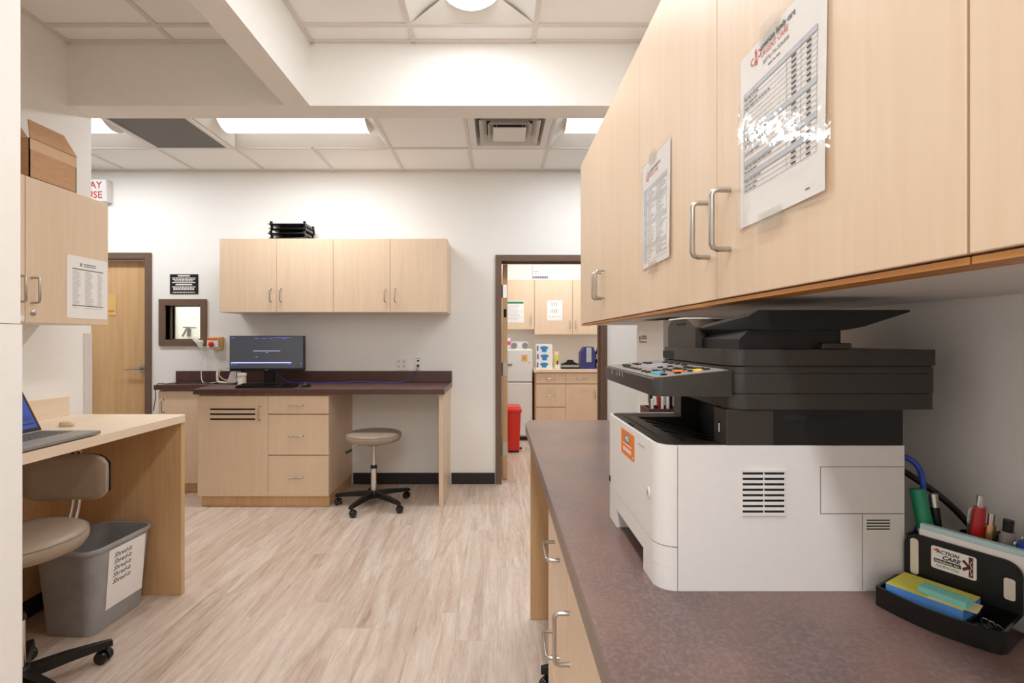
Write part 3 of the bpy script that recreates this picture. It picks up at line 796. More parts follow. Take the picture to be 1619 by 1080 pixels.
c = build('network_cable', tube(B(), smooth_pts([(-0.709, 4.385, 1.06), (-0.712, 4.36, 1.03), (-0.76, 4.33, 0.96), (-0.85, 4.30, 0.922), (-1.0, 4.29, 0.919), (-1.2, 4.31, 0.925), (-1.4, 4.28, 0.919), (-1.6, 4.26, 0.919), (-1.8, 4.24, 0.93), (-1.9, 4.16, 1.02)]), 0.0035, 6), 'blue', smooth=60, label='blue network cable trailing along the back counter to the monitor', cat='cable')
recenter(c)
c = build('power_cord', tube(B(), smooth_pts([(-2.40, 4.22, 0.919), (-2.55, 4.25, 0.919), (-2.70, 4.23, 0.919), (-2.80, 4.16, 0.919), (-2.868, 4.15, 0.922), (-2.884, 4.14, 0.88), (-2.886, 4.14, 0.80), (-2.875, 4.10, 0.70)]), 0.0035, 6), 'black_plastic', smooth=60, label='black power cord hanging off the left end of the brown counter', cat='cable')
recenter(c)

# ------------------------------------------------------------------ stools
def stool(label, loc, rz, seat_z, base_r, phase, seat_r=0.212, back=None, lever=None):
    t = thing('rolling_stool', label, 'stool', loc, 0, 'rolling stools')
    prof = [(0, seat_z - 0.078), (seat_r - 0.05, seat_z - 0.078), (seat_r - 0.012, seat_z - 0.066), (seat_r, seat_z - 0.045), (seat_r + 0.001, seat_z - 0.03), (seat_r - 0.006, seat_z - 0.014), (seat_r - 0.02, seat_z - 0.005), (seat_r - 0.05, seat_z), (0, seat_z + 0.002)]
    s = build('seat', lathe(B(), prof, seg=40), 'vinyl', t, local=True, smooth=60)
    tr = []
    for k in range(41):
        a = 2 * math.pi * k / 40; tr.append((math.cos(a) * (seat_r - 0.003), math.sin(a) * (seat_r - 0.003), seat_z - 0.016))
    build('piping', tube(B(), tr, 0.0025, 6), 'vinyl', s, local=True, smooth=60)
    build('seat_plate', lathe(B(), [(0, seat_z - 0.1), (0.07, seat_z - 0.1), (0.1, seat_z - 0.08), (0, seat_z - 0.08)], seg=20), 'black_plastic', t, local=True)
    build('piston', cyl(B(), (0, 0, 0.2), (0, 0, seat_z - 0.09), 0.0135, seg=20), 'chrome', t, local=True, smooth=40)
    bm = B(); cyl(bm, (0, 0, 0.06), (0, 0, 0.30), 0.024, seg=24)
    build('column', bm, 'chrome', t, local=True, smooth=40)
    build('collar', cyl(B(), (0, 0, 0.29), (0, 0, 0.312), 0.027, 0.023, seg=24), 'black_plastic', t, local=True, smooth=40)
    build('hub', lathe(B(), [(0, 0.062), (0.042, 0.062), (0.045, 0.10), (0.032, 0.118), (0, 0.118)], seg=24), 'black_plastic', t, local=True, smooth=40)
    for k in range(5):
        a = phase + k * 2 * math.pi / 5
        R = Matrix.Rotation(a, 4, 'Z')
        def sec(x, z, hw, hh): return [R @ Vector((x, y, zz)) for y, zz in ((-hw, z - hh), (hw, z - hh), (hw * 0.75, z + hh), (-hw * 0.75, z + hh))]
        build('leg', loft(B(), [sec(0.03, 0.092, 0.024, 0.02), sec(0.14, 0.088, 0.02, 0.017), sec(base_r - 0.005, 0.075, 0.016, 0.012), sec(base_r + 0.018, 0.072, 0.012, 0.010)]), 'black_plastic', t, local=True, smooth=35)
        sw = a + (0.9 if k % 2 else 2.2)
        S = Matrix.Translation(R @ Vector((base_r, 0, 0))) @ Matrix.Rotation(sw, 4, 'Z')
        bm = B(); cyl(bm, (0, 0, 0.04), (0, 0, 0.07), 0.006, seg=8)
        prism(bm, [(0.012 + 0.029 * math.cos(q), 0.026 + 0.029 * math.sin(q)) for q in [math.radians(d) for d in range(10, 191, 20)]], 'Y', -0.006, 0.006)
        bmesh.ops.transform(bm, matrix=S, verts=bm.verts[:])
        c = build('caster', bm, 'black_plastic', t, local=True, smooth=40)
        for side in (-1, 1):
            bm = B(); lathe(bm, [(0, 0), (0.012, 0), (0.022, 0.001), (0.0255, 0.005), (0.0255, 0.012), (0.022, 0.017), (0, 0.018)], seg=20, M=S @ Matrix.Translation((0.012, side * 0.007, 0.0262)) @ Matrix.Rotation(-side * math.radians(90), 4, 'X'))
            build('wheel', bm, 'black_gloss', c, local=True, smooth=50)
    if lever is not None:
        R = Matrix.Rotation(lever, 4, 'Z')
        l = build('lever', tube(B(), [R @ Vector(p) for p in ((0.03, 0, seat_z - 0.092), (0.10, 0, seat_z - 0.10), (0.17, 0, seat_z - 0.128))], 0.0045, 8), 'chrome', t, local=True, smooth=50)
        build('lever_grip', tube(B(), [R @ Vector(p) for p in ((0.165, 0, seat_z - 0.126), (0.215, 0, seat_z - 0.147))], 0.010, 10), 'black_plastic', l, local=True, smooth=50)
    if back is not None:
        ang, zb0, zb1, rb = back
        R = Matrix.Rotation(ang, 4, 'Z')
        # curved pad
        def pad(r0, r1, z0, z1, half, rnd):
            loops = []
            n = 14
            for k in range(n + 1):
                q = -half + 2 * half * k / n
                e = 1 - abs(k / n * 2 - 1) ** 6 * 0.35
                cz = (z0 + z1) / 2; hz = (z1 - z0) / 2 * e
                rm = (r0 + r1) / 2; hr = (r1 - r0) / 2 * (1 if 0 < k < n else 0.55)
                L = []
                for m_ in range(12):
                    th = 2 * math.pi * m_ / 12
                    cs, sn = math.cos(th), math.sin(th)
                    rr = rm + hr * math.copysign(abs(cs) ** 0.5, cs); zz = cz + hz * math.copysign(abs(sn) ** 0.45, sn)
                    w_ = (q / half) * 0.155
                    L.append(R @ Vector((rr - 0.55 * w_ * w_ * 2.2, w_, zz)))
                loops.append(L)
            return loft(B(), loops)
        build('backrest', pad(rb - 0.028, rb + 0.012, zb0, zb1, 0.6, 0.03), 'vinyl', t, local=True, smooth=55)
        build('backrest_shell', pad(rb + 0.008, rb + 0.02, zb0 + 0.006, zb1 - 0.004, 0.6, 0.03), 'black_plastic', t, local=True, smooth=55)
        pts = smooth_pts([R @ Vector(p) for p in ((0.05, 0, seat_z - 0.095), (0.20, 0, seat_z - 0.10), (0.255, 0, seat_z - 0.08), (rb + 0.022, 0, seat_z - 0.0), (rb + 0.026, 0, zb0 + 0.06), (rb + 0.026, 0, zb1 + 0.012))], 5)
        bm = B(); tube(bm, [p + (R @ Vector((0, 0.012, 0))) for p in pts], 0.007, 8); tube(bm, [p - (R @ Vector((0, 0.012, 0))) for p in pts], 0.007, 8)
        build('back_bar', bm, 'chrome', t, local=True, smooth=55)
    return t
stool('taupe rolling stool without backrest at the brown counter kneehole', (-0.966, 3.84, 0), 0, 0.575, 0.285, math.radians(-110), lever=math.radians(205))
stool('taupe rolling stool with backrest tucked under the pale desk', (-1.725, 1.76, 0), 0, 0.60, 0.262, math.radians(54), seat_r=0.202, back=(math.radians(98), 0.635, 0.825, 0.275))
stool('rolling stool pushed into the kneehole of the mottled counter, one black caster showing', (0.455, 1.80, 0), 0, 0.56, 0.275, math.radians(176))

# ------------------------------------------------------------------ left work area
t = thing('pale_desk', 'pale ash laminate desk along the left partition', 'desk', (-1.89, 1.78, 0))
prism(bm := B(), [(-2.189, 1.055), (-1.588, 1.055)] + [(-1.588 - 0.03 + 0.03 * math.cos(a), 2.486 + 0.03 * math.sin(a)) for a in [math.radians(d) for d in range(0, 91, 18)]] + [(-2.189, 2.516)], 'Z', 0.878, 0.914)
build('desk_top', bm, 'pale_top', t)
build('backsplash', box(B(), -2.189, -2.17, 1.055, 2.49, 0.9142, 1.012, 0.002), 'pale_top', t)
build('end_panel', box(B(), -2.176, -1.602, 2.485, 2.513, 0.001, 0.8775, 0.001), 'maple_dark', t)
build('back_rail', box(B(), -2.176, -2.158, 1.06, 2.484, 0.102, 0.8775), 'maple_dark', t)
# left wall cabinet
fl_ = F((-1.864, 0, 0), (0, 1, 0), (0, 0, 1))
W0, W1, W2 = 1.10, 1.936, 2.35
fcab = F((-1.864, 1.522, 0), (0, 1, 0), (0, 0, 1))
t = cabinet('wall_cabinet', 'maple wall cabinet on the left partition with a posted list', fcab, 0.828, 1.368, 1.944, 0.325, [
    dict(a=(0, 0.414), b=(1.364, 1.948), h=(0.383, 1.495), L=0.1),
    dict(a=(0.414, 0.828), b=(1.364, 1.948), h=(0.441, 1.495), L=0.1)], group=None, bottom='melamine')
drs = [c for c in t.children if c.name.startswith('door')]
build('lock', lathe(B(), [(0.011, 0), (0.011, 0.004), (0.008, 0.006), (0, 0.006)], M=Matrix.Translation((-1.864, 1.968, 1.405)) @ Matrix.Rotation(math.radians(90), 4, 'Y'), seg=20), 'steel', drs[1], smooth=50)
build('inventory_sticker', fbox(B(), fcab, 0.37, 0.41, 1.372, 1.392, 0.0002, 0.0008), 'paper', drs[0])
# posted list
fp = F((-1.8638, 0, 0), (0, 1, 0), (0, 0, 1))
t = thing('posted_list', 'white printed list taped to the left wall cabinet', 'paper sheet', (-1.863, 2.235, 1.39))
build('sheet', fprism(B(), fp, rrect(2.122, 2.343, 1.392, 1.668, 0.006), 0.0004, 0.0012), 'paper', t)
for z in (1.609, 1.447): build('rule', fquad(B(), fp, 2.148, 2.318, z, z + 0.0035, 0.0016), 'ink', t)
bm = B()
for r in range(29):
    b = 1.602 - r * 0.0052
    for a0, a1 in ((2.15, 2.195), (2.215, 2.262), (2.285, 2.315)):
        fquad(bm, fp, a0, a0 + (a1 - a0) * random.uniform(0.6, 1), b - 0.0012, b + 0.0008, 0.0016)
fquad(bm, fp, 2.15, 2.18, 1.438, 1.440, 0.0016); fquad(bm, fp, 2.21, 2.315, 1.438, 1.440, 0.0016)
build('print_lines', bm, 'ink_light', t)
bm = B(); fquad(bm, fp, 2.208, 2.275, 1.633, 1.638, 0.0016); fquad(bm, fp, 2.208, 2.275, 1.625, 1.629, 0.0016); fprism(bm, fp, rrect(2.19, 2.2, 1.624, 1.64, 0.004), 0.0012, 0.0016)
build('heading', bm, 'ink_grey', t)
# cardboard box on the cabinet
t = thing('cardboard_box', 'open brown cardboard box on the left wall cabinet', 'box', (-2.02, 2.07, 1.9485))
X0, X1, Y0, Y1, Z0, Z1 = -2.17, -1.875, 1.965, 2.185, 1.9485, 2.108
bm = B()
for b in ((X0, X1, Y0, Y1, Z0, Z0 + 0.004), (X1 - 0.004, X1, Y0, Y1, Z0, Z1), (X0, X0 + 0.004, Y0, Y1, Z0, Z1), (X0, X1, Y0, Y0 + 0.004, Z0, Z1), (X0, X1, Y1 - 0.004, Y1, Z0, Z1)): box(bm, *b)
build('carton', bm, 'cardboard', t)
def flap(p, q, d, ins):
    p, q, d = Vector(p), Vector(q), Vector(d); e = (q - p).normalized() * ins
    n = (q - p).cross(d).normalized() * 0.004
    L = [p, q, q + d - e, p + d + e]
    loft(bm := B(), [L, [v + n for v in L]]); return bm
build('flap', flap((X1, Y0, Z1), (X1, Y1, Z1), (-0.035, 0, 0.085), 0.028), 'cardboard', t)
build('flap', flap((X0, Y0, Z1), (X0, Y1, Z1), (-0.012, 0, 0.09), 0.01), 'cardboard_in', t)
build('flap', flap((X0 + 0.005, Y0, Z1), (X1 - 0.005, Y0, Z1), (0, -0.07, 0.10), 0.02), 'cardboard_in', t)
build('packing_tape', box(B(), X1, X1 + 0.0006, Y0 + 0.002, Y1 - 0.002, Z1 - 0.045, Z1 - 0.001), 'cardboard_in', t)
# laptop
t = thing('laptop', 'open grey laptop with a blue screen on the pale desk', 'laptop', (-1.72, 1.81, 0.9145))
lb = build('base', box(B(), -1.838, -1.598, 1.642, 1.978, 0.918, 0.932, 0.003), 'laptop_grey', t)
bm = B()
for i in range(6):
    for j in range(14):
        xx = -1.81 + i * 0.021; yy = 1.668 + j * 0.0215
        box(bm, xx - 0.0085, xx + 0.0085, yy - 0.0088, yy + 0.0088, 0.9318, 0.9332)
build('keys', bm, 'laptop_key', lb, kind='stuff')
build('touchpad', box(B(), -1.675, -1.612, 1.76, 1.86, 0.9318, 0.9326), 'panel_grey', lb)
for x in (-1.83, -1.63): build('foot', box(B(), x, x + 0.02, 1.66, 1.96, 0.9145, 0.9182), 'black_plastic', lb)
Rl = Matrix.Translation((-1.838, 0, 0.934)) @ Matrix.Rotation(math.radians(-27), 4, 'Y')
bm = B(); box(bm, -0.006, 0.0, 1.642, 1.978, 0, 0.232, 0.002, M=Rl); ld = build('lid', bm, 'black_plastic', t)
bm = B(); box(bm, 0.0, 0.0008, 1.651, 1.968, 0.014, 0.224, M=Rl); sc = build('screen', bm, 'laptop_screen', ld)
bm = B()
for b0, b1 in ((0.03, 0.036), (0.05, 0.053), (0.06, 0.063)): box(bm, 0.0008, 0.0011, 1.67, 1.96, b0, b1, M=Rl)
build('screen_bar', bm, 'ink', sc)
bm = B(); box(bm, -0.0061, 0.0006, 1.9779, 1.9787, 0.0, 0.232, M=Rl); build('lid_edge', bm, 'orange', ld)
t = thing('round_puck', 'small cream oval mouse on the pale desk behind the laptop', 'mouse', (-1.905, 2.17, 0.9145), math.radians(80))
build('shell', lathe(B(), [(0.02, 0), (0.023, 0.006), (0.021, 0.016), (0.012, 0.021), (0, 0.022)], seg=20, M=Matrix.Diagonal((0.9, 1.6, 1, 1))), 'ivory_plastic', t, local=True, smooth=60)
# waste bin
t = thing('waste_bin', 'grey plastic waste bin with a shredding sign beside the desk panel', 'waste bin', (-1.868, 2.284, 0), math.radians(-4))
def bl(hx, hy, r, z, cx=0.0, cy=0.0): return [(x, y, z) for x, y in rrect(cx - hx, cx + hx, cy - hy, cy + hy, r, 6)]
H = 0.378
loft(bm := B(), [bl(0.112, 0.145, 0.03, 0.001), bl(0.116, 0.149, 0.045, 0.012), bl(0.143, 0.178, 0.06, H), bl(0.138, 0.173, 0.055, H), bl(0.112, 0.145, 0.04, 0.016)], cap=True)
build('body', bm, 'bin_grey', t, local=True, smooth=45)
bm = B()
loft(bm, [bl(0.142, 0.177, 0.06, H - 0.016), bl(0.150, 0.185, 0.066, H - 0.012), bl(0.151, 0.186, 0.067, H), bl(0.146, 0.181, 0.062, H + 0.006), bl(0.139, 0.174, 0.056, H + 0.004), bl(0.137, 0.172, 0.055, H - 0.012)], cap=False)
build('rim', bm, 'bin_grey', t, local=True, smooth=50)
# sign on its long side
z0s, z1s = 0.085, 0.352
tl = (0.143 - 0.116) / (H - 0.012)
def sx(z): return 0.116 + tl * (z - 0.012) + 0.0015
o = Vector((sx(z0s), -0.085, z0s)); up = Vector((sx(z1s) - sx(z0s), 0, z1s - z0s)).normalized()
fbn = F(o, (0, 1, 0), up)
sg = build('paper_sign', fbox(B(), fbn, 0, 0.205, 0, 0.268, 0, 0.0008), 'paper', t, local=True)
bm = B()
for k in range(5): text(bm, 'Shred-it', fbn, 0.075, 0.225 - k * 0.030, 0.030, 0.0013, shear=0.35, bold=0.0003)
build('lettering', bm, 'ink', sg, local=True)

# ------------------------------------------------------------------ right counter run
t = thing('mottled_worktop', 'mottled brown laminate counter carrying the printer', 'worktop', (0.44, 0.8, 0.874))
prism(bm := B(), [(0.13, -1.2), (XR - 0.001, -1.2), (XR - 0.001, 2.335), (0.155, 2.335), (0.13, 2.24)], 'Z', 0.876, 0.914)
build('top', bm, 'stone_top', t)
prism(bm := B(), [(0.1285, -1.2), (0.1299, -1.2), (0.1299, 2.24), (0.1549, 2.3355), (0.1535, 2.336), (0.1285, 2.24)], 'Z', 0.876, 0.9125)
build('edge_band', bm, 'counter_edge', t)
t = thing('counter_support', 'maple end panel under the far end of the mottled counter', 'support panel', (0.45, 2.3, 0))
build('panel', box(B(), 0.155, XR - 0.002, 2.27, 2.30, 0.001, 0.8755, 0.001), 'maple_dark', t)
fr = F((0.155, 1.483, 0), (0, -1, 0), (0, 0, 1))
cabinet('drawer_cabinet', 'maple drawer cabinet beside the kneehole under the mottled counter', fr, 0.393, 0.092, 0.8755, 0.60, [
    dict(name='drawer', a=(0, 0.393), b=(0.665, 0.868), h=(0.215, 0.752), v=False, L=0.11),
    dict(name='drawer', a=(0, 0.393), b=(0.385, 0.662), h=(0.215, 0.510), v=False, L=0.11),
    dict(name='drawer', a=(0, 0.393), b=(0.088, 0.382), h=(0.215, 0.250), v=False, L=0.11)], kick=True, body='maple_dark')
fr2 = F((0.155, 1.088, 0), (0, -1, 0), (0, 0, 1))
cabinet('base_cabinet', 'maple base cabinet with an upright door pull nearest the viewer', fr2, 0.90, 0.092, 0.8755, 0.60, [
    dict(a=(0, 0.45), b=(0.088, 0.868), h=(0.035, 0.655), L=0.11),
    dict(a=(0.45, 0.90), b=(0.088, 0.868), h=(0.865, 0.655), L=0.11)], kick=True, body='maple_dark')
# upper cabinets
XU, ZU0, ZU1 = 0.40, 1.3665, 2.13
for y1, labs in ((2.348, 'maple wall cabinet at the far end of the row above the printer'), (1.378, 'maple wall cabinet above the printer with two laminated sheets taped on'), (0.417, 'maple wall cabinet at the right edge of the picture')):
    w = 0.970 if y1 > 2 else 0.961
    f = F((XU, y1, 0), (0, -1, 0), (0, 0, 1))
    mid = {2.348: 0.487, 1.378: 0.485, 0.417: 0.48}[y1]
    cabinet('wall_cabinet', labs, f, w, ZU0 + 0.002, ZU1 - 0.003, XR - 0.002 - XU, [
        dict(a=(0, mid), b=(ZU0 + 0.004, ZU1), h=(mid - 0.031, 1.505), L=0.102),
        dict(a=(mid, w), b=(ZU0 + 0.004, ZU1), h=(mid + 0.052 if y1 < 2 else mid + 0.03, 1.505), L=0.102)], group='wall cabinets above the printer', bottom='melamine', body='maple')
    tc_ = [o for o in bpy.data.objects if o.get('label') == labs][0]
    build('bottom_rail', fbox(B(), f, 0.001, w - 0.001, ZU0 - 0.003, ZU0 + 0.0035, -0.042, -0.003), 'maple_unlit', tc_)  # added strip, coloured as the unlit lower edge of the doors

# laminated sheets
def laminated(label, ya, yb, z0, z1, table):
    """ya: far edge, yb: near edge"""
    f = F((XU - 0.0012, ya, 0), (0, -1, 0), (0, 0, 1)); w = ya - yb
    t = thing('laminated_sheet', label, 'notice', (XU - 0.002, (ya + yb) / 2, z0), 0, 'laminated sheets on the cabinet doors')
    def curve(a, b):   # slight bow off the door
        return 0.0010 + 0.004 * (a / w) ** 3 * (0.5 + 0.5 * math.cos((b - z0) / (z1 - z0) * 3.0))
    def sheet(a0, a1, b0, b1, off, m, name, par, r=0.006):
        bm = B(); n, k = 14, 14; vs = []
        for i in range(n + 1):
            row = []
            for j in range(k + 1):
                a = a0 + (a1 - a0) * i / n; b = b0 + (b1 - b0) * j / k
                ins = r if (i in (0, n)) and (j in (0, k)) else 0
                row.append(bm.verts.new(f.p(a + (ins if i == 0 else -ins), b, curve(a, b) + off)))
            vs.append(row)
        for i in range(n):
            for j in range(k): bm.faces.new((vs[i][j], vs[i + 1][j], vs[i + 1][j + 1], vs[i][j + 1]))
        o = build(name, bm, m, par, smooth=60)
        return o
    def put(fn, name, m):
        bm = B(); fn(bm)
        # drape the flat print over the bow
        Mi = f.m().inverted(); Mf = f.m()
        for v in bm.verts:
            q = Mi @ v.co; q.z = curve(q.x, q.y) + 0.0007; v.co = Mf @ q
        return build(name, bm, m, t)
    e = 0.006
    sheet(e, w - 0.012, z0 + 0.010, z1 - 0.004, 0.0, 'paper', 'paper', t, r=0)
    table(put, f, w, z0, z1)
    sheet(0, w, z0, z1, 0.0014, 'laminate', 'laminate_film', t)
    for (a, b, s) in ((w * 0.42, z1 - 0.004, 0.05), (w * 0.42, z0 + 0.004, 0.06)):
        build('tape', fbox(B(), f, a - s / 2, a + s / 2, b - 0.014, b + 0.014, 0.0046, 0.005), 'tape', t)
    return t
def cells(bm, f, rows, a0, a1, dens=1.0):
    for b in rows:
        a = a0
        L = (a1 - a0) * random.uniform(0.35, 1.0) * dens
        while a < a0 + L:
            q = random.uniform(0.004, 0.014); fquad(bm, f, a, a + q, b - 0.0008, b + 0.0008, 0); a += q + 0.002
def hline(bm, f, a0, a1, b, t=0.00035):
    n = 6
    for k in range(n): fquad(bm, f, a0 + (a1 - a0) * k / n, a0 + (a1 - a0) * (k + 1) / n, b - t, b + t, 0)
def vline(bm, f, a, b0, b1, t=0.00035):
    n = 6
    for k in range(n): fquad(bm, f, a - t, a + t, b0 + (b1 - b0) * k / n, b0 + (b1 - b0) * (k + 1) / n, 0)
def logo(bm, f, a, b, s):
    # stylised figure with open arms over a cross
    fpoly(bm, f, [(a - 0.18 * s, b - 0.5 * s), (a + 0.14 * s, b - 0.5 * s), (a + 0.14 * s, b - 0.12 * s), (a - 0.18 * s, b - 0.18 * s)], 0)
    fpoly(bm, f, [(a - 0.12 * s, b - 0.05 * s), (a + 0.14 * s, b), (a + 0.02 * s, b + 0.5 * s), (a - 0.16 * s, b + 0.38 * s)], 0)
    for c in (-1, 1):
        for k in range(7):
            q0, q1 = math.radians(60 + 34 * k), math.radians(60 + 34 * (k + 1))
            if c < 0: ctr = (a - 0.42 * s, b - 0.12 * s)
            else: ctr = (a + 0.36 * s, b + 0.02 * s); q0, q1 = q0 + math.pi, q1 + math.pi
            R1, R0 = 0.25 * s, 0.17 * s
            fpoly(bm, f, [(ctr[0] + R0 * math.cos(q0), ctr[1] + R0 * math.sin(q0)), (ctr[0] + R1 * math.cos(q0), ctr[1] + R1 * math.sin(q0)), (ctr[0] + R1 * math.cos(q1), ctr[1] + R1 * math.sin(q1)), (ctr[0] + R0 * math.cos(q1), ctr[1] + R0 * math.sin(q1))], 0)
def table_near(put, f, w, z0, z1):
    put(lambda bm: logo(bm, f, 0.055, z1 - 0.024, 0.024), 'emblem', 'ink_red')
    put(lambda bm: text(bm, 'american family care', f, 0.068, z1 - 0.0225, 0.0130, 0, 'LEFT', bold=0.0002, sx=0.80), 'heading', 'ink')
    put(lambda bm: text(bm, 'URGENT CARE', f, 0.068, z1 - 0.0345, 0.0125, 0, 'LEFT', sx=0.84), 'subheading', 'ink_red')
    put(lambda bm: text(bm, 'Self Pay Fee Schedule', f, 0.107, z1 - 0.0465, 0.0092, 0, sx=0.84), 'title', 'ink')
    A0, A1, A2, A3 = 0.018, 0.1345, 0.167, 0.200
    top = z1 - 0.066; dz = 0.0072
    heads = (0, 9, 15, 18)
    n = 23
    def bands(bm):
        for h in heads:
            for q in range(6): fquad(bm, f, A0 + (A3 - A0) * q / 6, A0 + (A3 - A0) * (q + 1) / 6, top - (h + 1) * dz, top - h * dz, 0)
    put(bands, 'table_band', 'band_blue')
    def rules(bm):
        for k in range(n): hline(bm, f, A0, A3, top - k * dz)
        for a in (A0, A1, A2, A3): vline(bm, f, a, top - (n - 1) * dz, top)
    put(rules, 'table_rule', 'ink_grey')
    def words(bm):
        for k in range(n - 1):
            b = top - (k + 0.5) * dz
            if k in heads:
                cells(bm, f, [b], A0 + 0.003, A0 + 0.025); cells(bm, f, [b], A1 + 0.01, A1 + 0.026); cells(bm, f, [b], A2 + 0.010, A2 + 0.022); continue
            if k in (1, 2, 3, 10, 11, 13, 16, 17, 19, 20, 21): cells(bm, f, [b], A0 + 0.003, A0 + 0.075)
            fquad(bm, f, A1 + 0.011, A1 + 0.022, b - 0.0012, b + 0.0012, 0); fquad(bm, f, A2 + 0.012, A2 + 0.021, b - 0.0012, b + 0.0012, 0)
        cells(bm, f, [z0 + 0.022], 0.178, 0.192); cells(bm, f, [z1 - 0.0545], 0.088, 0.126)
    put(words, 'table_text', 'ink')
def table_far(put, f, w, z0, z1):
    put(lambda bm: logo(bm, f, 0.055, z1 - 0.040, 0.026), 'emblem', 'ink_red')
    put(lambda bm: text(bm, 'american family care', f, 0.070, z1 - 0.036, 0.0125, 0, 'LEFT', bold=0.0002, sx=0.80), 'heading', 'ink')
    put(lambda bm: text(bm, 'URGENT CARE', f, 0.070, z1 - 0.048, 0.0120, 0, 'LEFT', sx=0.82), 'subheading', 'ink_red')
    bands_b = (z1 - 0.072, z1 - 0.108, z1 - 0.162, z1 - 0.222)
    def bands(bm):
        for b in bands_b:
            for q in range(6): fquad(bm, f, 0.05 + 0.15 * q / 6, 0.05 + 0.15 * (q + 1) / 6, b - 0.009, b, 0)
        for b0, b1 in ((z0 + 0.03, z1 - 0.07),): fquad(bm, f, 0.018, 0.046, b0, b1, 0)
    put(bands, 'table_band', 'band_blue')
    def words(bm):
        for b, n in zip(bands_b, (4, 7, 8, 5)):
            cells(bm, f, [b - 0.0045], 0.06, 0.19)
            for k in range(n):
                y = b - 0.014 - k * 0.006
                if y < z0 + 0.03: break
                cells(bm, f, [y], 0.055, 0.105); cells(bm, f, [y], 0.12, 0.195); 
            cells(bm, f, [b - 0.02, b - 0.026], 0.021, 0.042)
    put(words, 'table_text', 'ink_grey')
    def rules(bm):
        for b in bands_b: hline(bm, f, 0.018, 0.2, b)
        for a in (0.018, 0.2): vline(bm, f, a, z0 + 0.025, z1 - 0.07)
        hline(bm, f, 0.018, 0.2, z0 + 0.025)
    put(rules, 'table_rule', 'ink_grey')
laminated('large laminated fee schedule on the cabinet door nearest the viewer', 0.807, 0.578, 1.4695, 1.757, table_near)
laminated('smaller looking laminated sheet on the cabinet door past the long pulls', 1.346, 1.112, 1.479, 1.768, table_far)

# ------------------------------------------------------------------ printer
PX0, PX1, PY0, PY1 = 0.245, 0.6228, 0.7495, 1.092
ZT = 0.9143
t = thing('multifunction_printer', 'large white and black office printer copier on the mottled counter', 'printer', (0.44, 0.92, ZT))
SEAM = 0.2756; R_ = 0.030
def front_outline(ins=0.0, xe=SEAM):
    x0, y0, y1 = PX0 + ins, PY0 + ins, PY1 - ins; r = R_ - ins
    pts = [(xe, y0)]
    for k in range(8): a = math.radians(270 - 90 * k / 7); pts.append((x0 + r + r * math.cos(a), y0 + r + r * math.sin(a)))
    for k in range(8): a = math.radians(180 - 90 * k / 7); pts.append((x0 + r + r * math.cos(a), y1 - r + r * math.sin(a)))
    pts.append((xe, y1))
    return pts
ZS = 0.9815; ZR = 1.1366; ZD = 1.098
# paper cassette at the bottom, with the hand notch cut out of its front
co = front_outline()
bm = B(); prism(bm, co, 'Z', 0.950, ZS - 0.0008)
prism(bm, [(SEAM, PY0)] + co[1:8] + [(PX0, 0.822), (SEAM, 0.822)], 'Z', ZT, 0.9498)
prism(bm, [(SEAM, 1.004), (PX0, 1.004)] + co[9:] , 'Z', ZT, 0.9498)
build('paper_cassette', bm, 'printer_white', t, smooth=35)
build('cassette_notch', box(B(), SEAM - 0.001, SEAM + 0.0005, 0.80, 1.02, ZT + 0.0005, 0.95), 'dark_hole', t)
# front cover above it
ci = front_outline(0.006)
bm = B(); prism(bm, co, 'Z', ZS + 0.0008, ZD)
prism(bm, co + ci[::-1], 'Z', ZD, ZR)
fc = build('front_cover', bm, 'printer_white', t, smooth=35)
# main body
bm = B(); box(bm, SEAM + 0.001, PX1, PY0, PY1, ZT, ZD)
box(bm, SEAM + 0.001, PX1, PY0, PY0 + 0.006, ZD, ZR); box(bm, SEAM + 0.001, PX1, PY1 - 0.006, PY1, ZD, ZR)
build('body', bm, 'printer_white', t)
build('seam_liner', box(B(), SEAM - 0.0005, SEAM + 0.0015, PY0 + 0.0012, PY1 - 0.002, ZT + 0.001, ZR - 0.002), 'printer_seam', t)
ff = F((PX0, 0, 0), (0, -1, 0), (0, 0, 1))      # front face (towards the aisle): a = -Y
fs = F((0, PY0, 0), (1, 0, 0), (0, 0, 1))       # near side face
# sticker
st = build('service_sticker', fprism(B(), ff, rrect(-0.965, -0.875, 1.079, 1.126, 0.003), 0.0002, 0.0006), 'orange', t)
bm = B(); fprism(bm, ff, [(-0.921 + 0.021 * math.cos(q), 1.1125 + 0.0085 * math.sin(q)) for q in [2 * math.pi * k / 24 for k in range(24)]], 0.0006, 0.0009); build('logo_disc', bm, 'panel_grey', st)
bm = B(); text(bm, 'MDS', ff, -0.921, 1.1085, 0.011, 0.0011, bold=0.0004); build('logo_letters', bm, 'paper', st)
bm = B(); fquad(bm, ff, -0.95, -0.892, 1.0995, 1.1015, 0.0009)
for a in range(9): fquad(bm, ff, -0.948 + a * 0.0062, -0.9435 + a * 0.0062, 1.087, 1.0945, 0.0009)
fquad(bm, ff, -0.888, -0.879, 1.0835, 1.0855, 0.0009)
build('sticker_print', bm, 'paper', st)
bm = B(); fprism(bm, ff, [(-0.792 + 0.0075 * math.cos(q), 1.052 + 0.009 * math.sin(q)) for q in [2 * math.pi * k / 20 for k in range(20)]], 0.0003, 0.002); pb = build('power_button', bm, 'melamine', t)
bm = B(); fprism(bm, ff, [(-0.792 + 0.004 * math.cos(q), 1.052 + 0.005 * math.sin(q)) for q in [2 * math.pi * k / 20 for k in range(20)]], 0.002, 0.0024); build('button_mark', bm, 'lcd_grey', pb)
build('badge', fbox(B(), ff, -1.068, -1.058, 0.992, 1.004, 0.0002, 0.0012), 'dark_hole', t)
